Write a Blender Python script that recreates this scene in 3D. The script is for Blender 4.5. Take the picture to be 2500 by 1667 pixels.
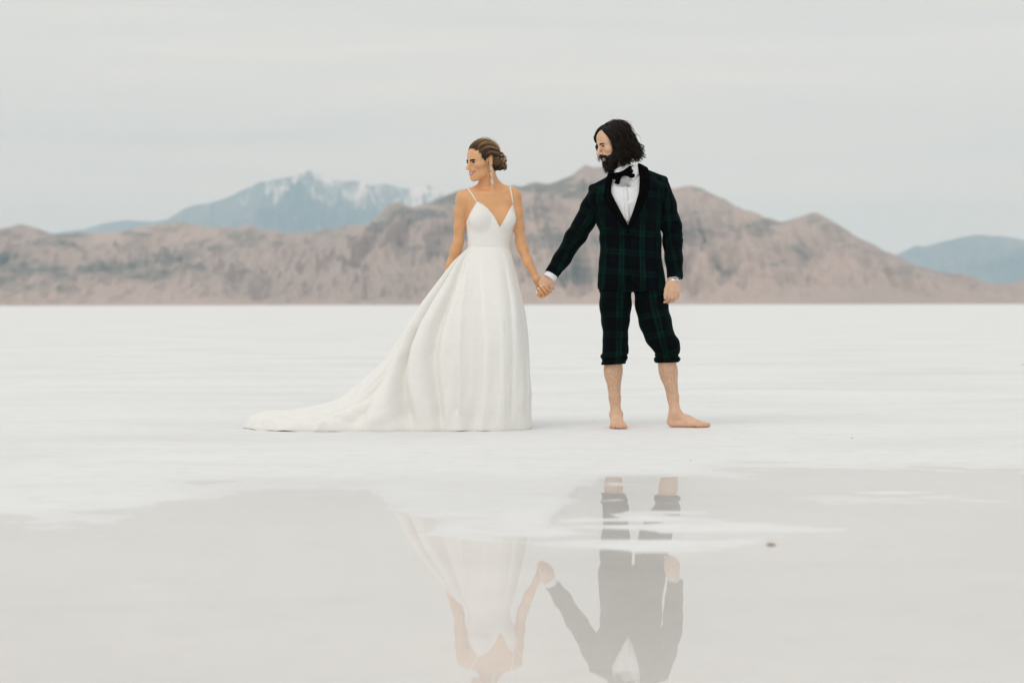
import bpy, bmesh, math, random
import numpy as np
from mathutils import Vector, Matrix

random.seed(7)
rng = np.random.default_rng(11)
for o in list(bpy.data.objects):
    bpy.data.objects.remove(o, do_unlink=True)
scene = bpy.context.scene
COL = scene.collection

# ------------------------------------------------------------------ camera
F_PX = 5903.0            # 85 mm lens on a 36 mm sensor, in pixels of the 2500 px wide photograph
CAM_H = 0.715
D = 14.05                # distance of the couple
PITCH = math.atan((833.5 - 743.0) / F_PX)
ROLL = math.radians(-0.10)
cam_data = bpy.data.cameras.new('camera')
cam = bpy.data.objects.new('camera', cam_data)
COL.objects.link(cam)
cam_data.lens = 85.0
cam_data.sensor_width = 36.0
cam_data.clip_start = 0.1
cam_data.clip_end = 80000.0
CAM_R = Matrix.Rotation(math.pi / 2 - PITCH, 3, 'X') @ Matrix.Rotation(ROLL, 3, 'Z')
cam.matrix_world = Matrix.Translation((0, 0, CAM_H)) @ CAM_R.to_4x4()
cam_data.dof.use_dof = True
cam_data.dof.focus_distance = D - 0.05
cam_data.dof.aperture_fstop = 3.2
scene.camera = cam


def at(px, py, dy=0.0, Y=None):
    """a place seen at (px, py), at the depth D + dy (or Y)"""
    r = CAM_R @ Vector(((px - 1250.0) / F_PX, -(py - 833.5) / F_PX, -1.0))
    k = ((D + dy) if Y is None else Y) / r.y
    return np.array((r.x * k, r.y * k, CAM_H + r.z * k))


# ------------------------------------------------------------------ render settings
scene.render.engine = 'CYCLES'
scene.cycles.use_denoising = True
scene.cycles.max_bounces = 8
scene.cycles.diffuse_bounces = 4
scene.cycles.glossy_bounces = 4
scene.cycles.transparent_max_bounces = 8
scene.cycles.volume_bounces = 1
scene.view_settings.view_transform = 'Standard'
scene.view_settings.look = 'None'
scene.view_settings.gamma = 1.0
scene.view_settings.use_curve_mapping = False
scene.view_settings.exposure = 0.0


# ------------------------------------------------------------------ node helpers
def nd(nt, typ, **kw):
    n = nt.nodes.new(typ)
    for k, v in kw.items():
        if k in ('ins',):
            for a, b in v.items():
                n.inputs[a].default_value = b
        else:
            setattr(n, k, v)
    return n


def math_node(nt, op, a, b=None, c=None, clamp=False):
    n = nt.nodes.new('ShaderNodeMath')
    n.operation = op
    n.use_clamp = clamp
    for i, v in enumerate((a, b, c)):
        if v is None:
            continue
        if isinstance(v, (int, float)):
            n.inputs[i].default_value = v
        else:
            nt.links.new(v, n.inputs[i])
    return n.outputs[0]


def mix_col(nt, fac, a, b, blend='MIX'):
    n = nt.nodes.new('ShaderNodeMix')
    n.data_type = 'RGBA'
    n.blend_type = blend
    for sock, v in ((n.inputs[0], fac), (n.inputs[6], a), (n.inputs[7], b)):
        if isinstance(v, (int, float)):
            sock.default_value = v
        elif isinstance(v, tuple):
            sock.default_value = v if len(v) == 4 else (*v, 1)
        else:
            nt.links.new(v, sock)
    return n.outputs[2]


def ramp(nt, fac, stops, interp='LINEAR'):
    n = nt.nodes.new('ShaderNodeValToRGB')
    n.color_ramp.interpolation = interp
    el = n.color_ramp.elements
    while len(el) < len(stops):
        el.new(0.5)
    for e, (p, c) in zip(el, stops):
        e.position = p
        e.color = c if len(c) == 4 else (*c, 1)
    nt.links.new(fac, n.inputs[0])
    return n.outputs[0]


def noise(nt, vec, scale, detail=4.0, rough=0.55, dist=0.0):
    n = nt.nodes.new('ShaderNodeTexNoise')
    n.inputs['Scale'].default_value = scale
    n.inputs['Detail'].default_value = detail
    n.inputs['Roughness'].default_value = rough
    n.inputs['Distortion'].default_value = dist
    if vec is not None:
        nt.links.new(vec, n.inputs['Vector'])
    return n.outputs[0]


def mapping(nt, vec, scale=(1, 1, 1), loc=(0, 0, 0), rot=(0, 0, 0)):
    n = nt.nodes.new('ShaderNodeMapping')
    n.inputs['Scale'].default_value = scale
    n.inputs['Location'].default_value = loc
    n.inputs['Rotation'].default_value = rot
    nt.links.new(vec, n.inputs['Vector'])
    return n.outputs[0]


def new_mat(name):
    m = bpy.data.materials.new(name)
    m.use_nodes = True
    nt = m.node_tree
    return m, nt, nt.nodes['Principled BSDF']


def add_bump(nt, bsdf, height, strength, dist):
    b = nt.nodes.new('ShaderNodeBump')
    b.inputs['Strength'].default_value = strength
    b.inputs['Distance'].default_value = dist
    nt.links.new(height, b.inputs['Height'])
    nt.links.new(b.outputs[0], bsdf.inputs['Normal'])


# ------------------------------------------------------------------ world: overcast sky
SUN_ELEV, SUN_AZ = math.radians(46), math.radians(214)     # behind the camera, a little to the left
world = bpy.data.worlds.new('World')
scene.world = world
world.use_nodes = True
wt = world.node_tree
bg = wt.nodes['Background']
tc = wt.nodes.new('ShaderNodeTexCoord')
sep = wt.nodes.new('ShaderNodeSeparateXYZ')
wt.links.new(tc.outputs['Generated'], sep.inputs[0])
sky = wt.nodes.new('ShaderNodeTexSky')
sky.sky_type = 'NISHITA'
sky.sun_disc = False
sky.sun_elevation = SUN_ELEV
sky.sun_rotation = SUN_AZ
band = noise(wt, mapping(wt, tc.outputs['Generated'], (3.0, 3.0, 46.0)), 1.6, 5, 0.55, 0.4)
soft = noise(wt, mapping(wt, tc.outputs['Generated'], (2.2, 2.2, 14.0), (3, 1, 0)), 1.5, 3, 0.5)
wob = math_node(wt, 'MULTIPLY_ADD', soft, 0.05, -0.025)
elev = math_node(wt, 'ADD', sep.outputs[2], wob)
cloud = ramp(wt, elev, [(0.0, (0.50, 0.585, 0.63)), (0.030, (0.55, 0.62, 0.65)), (0.060, (0.635, 0.675, 0.675)),
                        (0.105, (0.725, 0.735, 0.708)), (0.40, (0.82, 0.825, 0.81)), (1.0, (0.98, 0.985, 0.97))], 'EASE')
cloud = mix_col(wt, 1.0, cloud, ramp(wt, band, [(0.3, (0.90, 0.922, 0.940)), (0.7, (1.035, 1.03, 1.02))]), 'MULTIPLY')
clear = mix_col(wt, 1.0, sky.outputs[0], (0.10, 0.10, 0.10), 'MULTIPLY')
wt.links.new(mix_col(wt, 0.06, cloud, clear), bg.inputs['Color'])
bg.inputs['Strength'].default_value = 1.0

sun_data = bpy.data.lights.new('sun', 'SUN')
sun_data.energy = 0.75
sun_data.angle = math.radians(40)
sun_data.color = (1.0, 0.965, 0.92)
sun = bpy.data.objects.new('sun', sun_data)
COL.objects.link(sun)
sun_dir = Vector((math.sin(SUN_AZ) * math.cos(SUN_ELEV), math.cos(SUN_AZ) * math.cos(SUN_ELEV), math.sin(SUN_ELEV)))
sun.rotation_euler = sun_dir.to_track_quat('Z', 'Y').to_euler()


# ------------------------------------------------------------------ numpy noise
_tab = np.random.default_rng(5).random((64, 64, 64)).astype(np.float32) * 2 - 1


def vnoise(x, y, z=0.0):
    """smooth value noise in -1..1"""
    x, y, z = np.broadcast_arrays(np.asarray(x, float), np.asarray(y, float), np.asarray(z, float))
    xi, yi, zi = np.floor(x).astype(int), np.floor(y).astype(int), np.floor(z).astype(int)
    fx, fy, fz = x - xi, y - yi, z - zi
    fx, fy, fz = fx * fx * (3 - 2 * fx), fy * fy * (3 - 2 * fy), fz * fz * (3 - 2 * fz)
    x0, x1, y0, y1, z0, z1 = xi & 63, (xi + 1) & 63, yi & 63, (yi + 1) & 63, zi & 63, (zi + 1) & 63
    a = _tab[x0, y0, z0] * (1 - fx) + _tab[x1, y0, z0] * fx
    b = _tab[x0, y1, z0] * (1 - fx) + _tab[x1, y1, z0] * fx
    c = _tab[x0, y0, z1] * (1 - fx) + _tab[x1, y0, z1] * fx
    d = _tab[x0, y1, z1] * (1 - fx) + _tab[x1, y1, z1] * fx
    return (a * (1 - fy) + b * fy) * (1 - fz) + (c * (1 - fy) + d * fy) * fz


def fbm(x, y, z=0.0, oct=4, gain=0.5):
    s, a, f = 0.0, 1.0, 1.0
    for i in range(oct):
        s = s + a * vnoise(x * f + 13.7 * i, y * f + 7.1 * i, z * f + 3.3 * i)
        a *= gain
        f *= 2.03
    return s


def sstep(a, b, x):
    t = np.clip((x - a) / (b - a), 0, 1)
    return t * t * (3 - 2 * t)


# ------------------------------------------------------------------ object helpers
def link_mesh(name, verts, faces, mat, parent=None, smooth=True, attrs=None):
    me = bpy.data.meshes.new(name)
    verts = np.asarray(verts, dtype=np.float32)
    if isinstance(faces, np.ndarray):
        nf, k = faces.shape
        me.vertices.add(len(verts))
        me.vertices.foreach_set('co', verts.ravel())
        me.loops.add(nf * k)
        me.loops.foreach_set('vertex_index', faces.astype(np.int32).ravel())
        me.polygons.add(nf)
        me.polygons.foreach_set('loop_start', np.arange(0, nf * k, k, dtype=np.int32))
        me.update(calc_edges=True)
        me.validate()
    else:
        me.from_pydata(verts.tolist(), [], faces)
        me.update()
    if smooth:
        me.polygons.foreach_set('use_smooth', np.ones(len(me.polygons), dtype=bool))
    for an, (typ, arr) in (attrs or {}).items():
        a = me.attributes.new(an, typ, 'POINT')
        key = {'FLOAT': 'value', 'FLOAT_VECTOR': 'vector', 'FLOAT_COLOR': 'color'}[typ]
        a.data.foreach_set(key, np.asarray(arr, dtype=np.float32).ravel())
    me.materials.append(mat)
    o = bpy.data.objects.new(name, me)
    COL.objects.link(o)
    if parent is not None:
        o.parent = parent
        o.matrix_parent_inverse = parent.matrix_world.inverted()
    return o


def empty(name, loc):
    o = bpy.data.objects.new(name, None)
    o.location = loc
    COL.objects.link(o)
    bpy.context.view_layer.update()
    return o


def tag(o, label=None, cat=None, group=None, kind=None):
    for k, v in (('label', label), ('category', cat), ('group', group), ('kind', kind)):
        if v:
            o[k] = v
    return o


# ------------------------------------------------------------------ the salt flat
SHORE_PX = [(-2600, 1236), (-1200, 1230), (0, 1243), (130, 1252), (300, 1236), (440, 1213), (650, 1196), (900, 1190), (1000, 1250),
            (1100, 1285), (1330, 1285), (1410, 1195), (1480, 1176), (1600, 1172), (1800, 1148), (2100, 1146), (2500, 1158), (3600, 1152), (5000, 1150)]
_sp = np.array([(at(x, y, Y=10.0)[0] / 10.0, CAM_H * F_PX / (y - 743.0)) for x, y in SHORE_PX])


def blob(x, y, px, py, wx, wy):
    """soft bump centred where the ground is seen at (px, py), half sizes in metres"""
    d = CAM_H * F_PX / (py - 743.0)
    cx = (px - 1250.0) / F_PX * d
    return np.exp(-((x - cx) / wx) ** 2 - ((y - d) / wy) ** 2)


WATER_Z = -0.010


def ground_z(x, y):
    x = np.asarray(x, float)
    y = np.asarray(y, float)
    ang = x / np.maximum(y, 2.0)
    shore = np.interp(ang, _sp[:, 0], _sp[:, 1])
    s = y - shore + 0.28 * fbm(x * 0.9, y * 0.9, 2.0, 3)
    far = np.maximum(np.abs(x) - 9.0, 0)
    base = WATER_Z + 0.0095 * np.tanh(s / 0.62) + 0.004 * far
    base = np.where(s < 0, WATER_Z + 0.010 * np.tanh(s / 1.6) + 0.004 * far, base)
    near = np.exp(-(s / 1.5) ** 2)
    rip = fbm(x * 2.2, y * 3.4, 5.0, 4, 0.55)
    fine = fbm(x * 11, y * 11, 9.0, 3, 0.6)
    z = base + (0.0030 * near + 0.0006) * rip + (0.00035 + 0.0007 * near) * fine
    # wet tongues behind the shore and salt ridges standing in the shallows
    z = z - 0.0085 * blob(x, y, 640, 1163, 0.34, 0.24) - 0.007 * blob(x, y, 480, 1172, 0.16, 0.20)
    z = z - 0.0100 * blob(x, y, 320, 1090, 0.62, 0.14) * sstep(-0.2, 0.35, rip) - 0.010 * blob(x, y, 400, 1100, 0.22, 0.1)
    z = z - 0.0070 * blob(x, y, 620, 1088, 0.2, 0.08)
    z = z - 0.0065 * blob(x, y, 1480, 1130, 0.75, 0.32) * sstep(0.0, 0.45, rip)
    z = z - 0.0070 * blob(x, y, 1870, 1124, 0.30, 0.10)
    ridges = fbm(x * 3.2 + 1.5 * fbm(x * 2, y * 2, 1.0, 2), y * 7.5, 31.0, 3, 0.5)
    isl = 0.62 * blob(x, y, 1545, 1252, 0.34, 0.42) + 1.15 * blob(x, y, 1560, 1325, 0.34, 0.24) + 0.7 * blob(x, y, 1750, 1280, 0.4, 0.3)
    isl = isl + 0.5 * blob(x, y, 2150, 1215, 0.9, 0.5) + 0.4 * blob(x, y, 2000, 1300, 0.5, 0.25) + 0.5 * blob(x, y, 1380, 1290, 0.25, 0.3)
    m = np.clip(isl * 1.7, 0, 1) * sstep(0.4, -0.5, s)
    z = z * (1 - m) + m * (WATER_Z + 0.0001 + 0.0044 * ridges + 0.0012 * fbm(x * 9, y * 14, 41.0, 2) + 0.0046 * sstep(0.65, 1.1, isl))
    z = z - 0.006 * blob(x, y, 1540, 1188, 0.5, 0.10)
    for px, py, a in ((640, 1410, .03), (330, 1418, .05), (240, 1298, .03), (2170, 1198, .06), (2310, 1300, .08), (1840, 1310, .04)):
        z = z + 0.0075 * blob(x, y, px, py, a * 2.2, a) * (0.6 + 0.8 * rip)
    z = np.where(y > 13.0, z + sstep(13.0, 13.4, y) * (np.clip(z, -0.002, 0.0015) - z), z)
    lim = sstep(30, 60, np.hypot(x, y))
    return z * (1 - lim)


def graded(a, b, step, lo, hi, grow):
    c = list(np.arange(a, b + step * 0.5, step))
    s, v = step, c[-1]
    while v < hi:
        s *= grow
        v += s
        c.append(v)
    s, v = step, c[0]
    while v > lo:
        s *= grow
        v -= s
        c.insert(0, v)
    return np.array(c)


def grid_faces(nx, ny):
    i = np.arange(nx * ny).reshape(ny, nx)
    return np.stack([i[:-1, :-1], i[:-1, 1:], i[1:, 1:], i[1:, :-1]], -1).reshape(-1, 4)


gx = graded(-3.4, 3.4, 0.022, -42000, 42000, 1.14)
gy = graded(4.2, 14.6, 0.024, -42000, 42000, 1.14)
GX, GY = np.meshgrid(gx, gy)
GZ = ground_z(GX, GY)

m_salt, nt, b = new_mat('salt_crust')
geo = nt.nodes.new('ShaderNodeNewGeometry')
pos = geo.outputs['Position']
n1 = noise(nt, mapping(nt, pos, (0.35, 0.6, 1)), 1.0, 6, 0.6, 0.6)
n2 = noise(nt, mapping(nt, pos, (6, 9, 1)), 1.0, 5, 0.65)
n3 = noise(nt, mapping(nt, pos, (70, 70, 70)), 1.0, 3, 0.6)
c = ramp(nt, n1, [(0.30, (0.725, 0.720, 0.709)), (0.5, (0.785, 0.782, 0.772)), (0.72, (0.825, 0.823, 0.815))])
c = mix_col(nt, ramp(nt, n2, [(0.50, (0, 0, 0)), (0.74, (0.55, 0.55, 0.55))]), c, (0.655, 0.642, 0.622))
sps = nt.nodes.new('ShaderNodeSeparateXYZ')
nt.links.new(pos, sps.inputs[0])
wet = math_node(nt, 'DIVIDE', math_node(nt, 'SUBTRACT', WATER_Z + 0.0050, sps.outputs[2]), 0.0050, clamp=True)   # soaked crust at the water's edge
c = mix_col(nt, wet, c, mix_col(nt, 1.0, c, (0.978, 0.968, 0.955), 'MULTIPLY'))
nt.links.new(c, b.inputs['Base Color'])
nt.links.new(math_node(nt, 'MULTIPLY_ADD', wet, -0.42, 0.75), b.inputs['Roughness'])
b.inputs['Specular IOR Level'].default_value = 0.25
hh = math_node(nt, 'MULTIPLY_ADD', n3, 0.4, n2)
add_bump(nt, b, hh, 0.7, 0.008)
ground = link_mesh('ground', np.stack([GX, GY, GZ], -1).reshape(-1, 3), grid_faces(len(gx), len(gy)), m_salt)
tag(ground, kind='structure')

# thin sheet of brine over the salt
m_water = bpy.data.materials.new('brine')
m_water.use_nodes = True
nt = m_water.node_tree
nt.nodes.remove(nt.nodes['Principled BSDF'])
out = nt.nodes['Material Output']
geo = nt.nodes.new('ShaderNodeNewGeometry')
bump = nt.nodes.new('ShaderNodeBump')
bump.inputs['Strength'].default_value = 0.05
bump.inputs['Distance'].default_value = 0.002
nt.links.new(noise(nt, mapping(nt, geo.outputs['Position'], (2.0, 5.0, 1)), 1.6, 3, 0.5), bump.inputs['Height'])
tr = nd(nt, 'ShaderNodeBsdfTransparent', ins={'Color': (0.975, 0.959, 0.946, 1)})
gl = nd(nt, 'ShaderNodeBsdfGlossy', ins={'Roughness': 0.0, 'Color': (1, 1, 1, 1)})
fr = nd(nt, 'ShaderNodeFresnel', ins={'IOR': 1.34})
nt.links.new(bump.outputs[0], gl.inputs['Normal'])
mx = nt.nodes.new('ShaderNodeMixShader')
up_side = math_node(nt, 'SUBTRACT', 1.0, geo.outputs['Backfacing'])
nt.links.new(math_node(nt, 'MULTIPLY', math_node(nt, 'MULTIPLY', fr.outputs[0], 0.56), up_side), mx.inputs[0])   # salt grains break part of the film
nt.links.new(tr.outputs[0], mx.inputs[1])
nt.links.new(gl.outputs[0], mx.inputs[2])
nt.links.new(mx.outputs[0], out.inputs['Surface'])
wx = np.linspace(-11, 11, 23)
wy = np.linspace(-3, 13.0, 17)
WX, WY = np.meshgrid(wx, wy)
water = link_mesh('water', np.stack([WX, WY, np.full_like(WX, WATER_Z)], -1).reshape(-1, 3), grid_faces(23, 17), m_water)
tag(water, kind='structure')

# ------------------------------------------------------------------ hills and mountains
NEAR = [(-2600, 640), (-1800, 590), (-1200, 610), (-700, 560), (-300, 580), (0, 555), (53, 544), (85, 552), (138, 569), (229, 567), (298, 562),
        (372, 547), (436, 539), (510, 553), (579, 551), (611, 546), (638, 560), (717, 568), (771, 563), (850, 549), (898, 547),
        (925, 525), (951, 496), (973, 492), (1010, 504), (1042, 496), (1111, 467), (1200, 455), (1277, 453), (1303, 445), (1335, 447),
        (1362, 440), (1388, 430), (1428, 402), (1455, 409), (1500, 404), (1560, 432), (1600, 455), (1649, 460), (1691, 451), (1707, 458),
        (1755, 480), (1808, 507), (1861, 528), (1909, 541), (1952, 528), (1991, 519), (2021, 533), (2079, 571), (2154, 610), (2233, 645),
        (2302, 671), (2356, 690), (2419, 698), (2472, 690), (2500, 685), (2700, 668), (3100, 690), (3700, 640), (4600, 600), (5400, 640)]
FAR_L = [(-2600, 560), (-1500, 520), (-700, 540), (-200, 575), (60, 560), (133, 565), (202, 556), (255, 541), (303, 534), (372, 537), (409, 531), (452, 504), (478, 496),
         (510, 494), (563, 475), (632, 440), (686, 432), (723, 424), (755, 410), (776, 419), (808, 435), (872, 437), (903, 450), (935, 445),
         (957, 448), (983, 456), (1010, 458), (1042, 446), (1074, 459), (1120, 468), (1300, 520), (1600, 640), (1700, 735)]
FAR_R = [(1900, 735), (2050, 690), (2150, 640), (2196, 620), (2238, 600), (2260, 602), (2292, 594), (2355, 578), (2387, 573), (2446, 578),
         (2500, 586), (2600, 570), (2900, 540), (3400, 600), (4200, 560), (5200, 660)]


def range_mesh(name, prof, Y0, Yc, Y1, nx, ny, mat, rug, seed, px0, px1, spur=1.0, rough=3.0):
    prof = np.array(prof, float)
    u_ = np.linspace(0, 1, nx)
    pxs = np.interp(u_, [0, 0.10, 0.90, 1], [px0, max(px0, -150), min(px1, 2650), px1])
    X = (pxs - 1250.0) / F_PX * Yc
    v = np.linspace(0, 1, ny)
    Yv = np.where(v < 0.72, Y0 + (Yc - Y0) * (v / 0.72), Yc + (Y1 - Yc) * ((v - 0.72) / 0.28))
    GX, GY = np.meshgrid(X, Yv)
    L = Yc / F_PX                                     # metres per photo pixel at the crest
    crest = np.interp(GX / L + 1250.0, prof[:, 0], 743.0 - prof[:, 1]) * L
    jag = rough * L * fbm(GX / (26 * L), seed * 3.1, 0.5, 4, 0.55)
    crest = np.maximum(crest + jag, 2.0)
    t = np.where(GY <= Yc, (GY - Y0) / (Yc - Y0), 1.0)
    back = np.where(GY > Yc, (GY - Yc) / (Y1 - Yc), 0.0)
    w = 0.5 * fbm(GX / (150 * L), GY / (420 * L), seed + 4.0, 3)
    gul = 1 - np.abs(fbm(GX / (75 * L) + w, GY / (420 * L) - t * 0.6 + w, seed + 1.0, 4, 0.5))
    big = fbm(GX / (260 * L), t * 0.9, seed + 2.0, 2)
    expo = 1.35 + 0.55 * big * spur
    shape = np.power(np.clip(t, 0, 1), expo)
    mid = 4 * t * (1 - t)
    h = crest * shape * (1 - rug * mid * (1 - gul) * 1.35) + crest * 0.16 * mid * fbm(GX / (120 * L), GY / (500 * L), seed + 7.0, 3) * spur
    h = h + crest * 0.05 * fbm(GX / (22 * L), GY / (70 * L), seed + 9.0, 3, 0.6) * np.clip(t * 4, 0, 1) * np.clip((1 - t) * 5, 0, 1)
    h = h - crest * 0.055 * np.abs(fbm(GX / (17 * L) + w * 2, GY / (130 * L) + t, seed + 12.0, 3, 0.55)) * np.clip(t * 5, 0, 1) * np.clip((1 - t) * 6, 0, 1)
    h = np.minimum(h, crest * (0.35 + 0.65 * t) + 1)
    h = h * (1 - back) - 4.0 * (1 - sstep(0, 0.05, t)) - 4.0 * back
    V = np.stack([GX, GY, h], -1).reshape(-1, 3)
    o = link_mesh(name, V, grid_faces(nx, ny), mat)
    tag(o, kind='structure')
    return o


m_hill, nt, b = new_mat('desert_hill')
geo = nt.nodes.new('ShaderNodeNewGeometry')
pos = geo.outputs['Position']
patch = noise(nt, mapping(nt, pos, (0.0125, 0.0030, 0.034), (0, 0, 0), (0, 0.32, 0)), 1.0, 6, 0.62, 0.35)
big = noise(nt, mapping(nt, pos, (0.0022, 0.0009, 0.0022), (3.1, 0, 0)), 1.0, 2, 0.5)
tint = noise(nt, mapping(nt, pos, (0.003, 0.001, 0.006), (8, 0, 0)), 1.0, 3, 0.5)
base = ramp(nt, tint, [(0.3, (0.395, 0.312, 0.268)), (0.5, (0.450, 0.352, 0.300)), (0.7, (0.495, 0.382, 0.316))])
sph = nt.nodes.new('ShaderNodeSeparateXYZ')
nt.links.new(pos, sph.inputs[0])
dx = math_node(nt, 'DIVIDE', math_node(nt, 'ADD', sph.outputs[0], 55.0), 190.0)
outcrop = math_node(nt, 'MULTIPLY', math_node(nt, 'EXPONENT', math_node(nt, 'MULTIPLY', math_node(nt, 'MULTIPLY', dx, dx), -1.0)),
                    math_node(nt, 'MULTIPLY_ADD', sph.outputs[2], 1 / 150.0, -0.35, clamp=True))       # darker rock of the central peak
mk = math_node(nt, 'MULTIPLY_ADD', big, 0.35, math_node(nt, 'SUBTRACT', patch, 0.175))
mk = math_node(nt, 'MULTIPLY_ADD', outcrop, 0.20, mk)
fan = math_node(nt, 'MULTIPLY_ADD', sph.outputs[2], -1 / 45.0, 1.0, clamp=True)            # bare gravel fans along the foot
mk = math_node(nt, 'MULTIPLY_ADD', fan, -0.14, mk)
pm = ramp(nt, mk, [(0.50, (0, 0, 0)), (0.65, (0.85, 0.85, 0.85))])
c = mix_col(nt, pm, base, (0.175, 0.165, 0.135))
nt.links.new(c, b.inputs['Base Color'])
b.inputs['Roughness'].default_value = 0.95
b.inputs['Specular IOR Level'].default_value = 0.1

m_far, nt, b = new_mat('far_mountain')
geo = nt.nodes.new('ShaderNodeNewGeometry')
pos = geo.outputs['Position']
sp = nt.nodes.new('ShaderNodeSeparateXYZ')
nt.links.new(pos, sp.inputs[0])
n1 = noise(nt, mapping(nt, pos, (0.0016, 0.0005, 0.0022)), 1.0, 5, 0.6, 0.4)
rock = ramp(nt, n1, [(0.35, (0.085, 0.085, 0.085)), (0.6, (0.17, 0.155, 0.145)), (0.8, (0.24, 0.21, 0.19))])
n2 = noise(nt, mapping(nt, pos, (0.0085, 0.0020, 0.0040), (5, 0, 0), (0, 0.5, 0)), 1.0, 6, 0.68, 0.6)
sel = math_node(nt, 'MULTIPLY_ADD', sp.outputs[2], 1 / 520.0, -1.12)
right = math_node(nt, 'MULTIPLY_ADD', sp.outputs[0], 1 / 2600.0, 0.42)
sel = math_node(nt, 'ADD', sel, math_node(nt, 'MINIMUM', right, 0.28))
sel = math_node(nt, 'MULTIPLY_ADD', math_node(nt, 'SUBTRACT', n2, 0.5), 3.4, sel)
c = mix_col(nt, ramp(nt, sel, [(0.22, (0, 0, 0)), (0.66, (0.72, 0.72, 0.72))]), rock, (0.93, 0.93, 0.93))
nt.links.new(c, b.inputs['Base Color'])
b.inputs['Roughness'].default_value = 0.9
b.inputs['Specular IOR Level'].default_value = 0.1

range_mesh('hills', NEAR, 2900.0, 4300.0, 5200.0, 1500, 190, m_hill, 0.50, 3.0, -2600, 5400)
range_mesh('mountain', FAR_L, 11500.0, 16000.0, 19000.0, 800, 120, m_far, 0.6, 8.0, -2600, 1700, 1.0, 1.2)
range_mesh('mountain', FAR_R, 11500.0, 15000.0, 18000.0, 400, 80, m_far, 0.5, 21.0, 1900, 5200, 1.0, 1.2)

# the air between here and the mountains
HAZE_B = 21000.0
m_haze = bpy.data.materials.new('desert_air')
m_haze.use_nodes = True
nt = m_haze.node_tree
nt.nodes.remove(nt.nodes['Principled BSDF'])
pv = nt.nodes.new('ShaderNodeVolumePrincipled')
pv.inputs['Color'].default_value = (0.50, 0.80, 1.0, 1)
pv.inputs['Absorption Color'].default_value = (1, 1, 1, 1)
pv.inputs['Density'].default_value = 7.5e-5
pv.inputs['Anisotropy'].default_value = 0.0
nt.links.new(pv.outputs[0], nt.nodes['Material Output'].inputs['Volume'])
hz = np.array([(x, y, z) for z in (-12.0, 1250.0) for y in (-3000.0, HAZE_B) for x in (-HAZE_B, HAZE_B)])
haze = link_mesh('haze', hz, [(0, 2, 3, 1), (4, 5, 7, 6), (0, 1, 5, 4), (2, 6, 7, 3), (0, 4, 6, 2), (1, 3, 7, 5)], m_haze, smooth=False)
tag(haze, kind='stuff')


# ------------------------------------------------------------------ implicit surfaces for bodies and clothes
def V3(*a):
    return np.array(a, float)


def unit(v):
    v = np.asarray(v, float)
    return v / np.linalg.norm(v)


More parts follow.
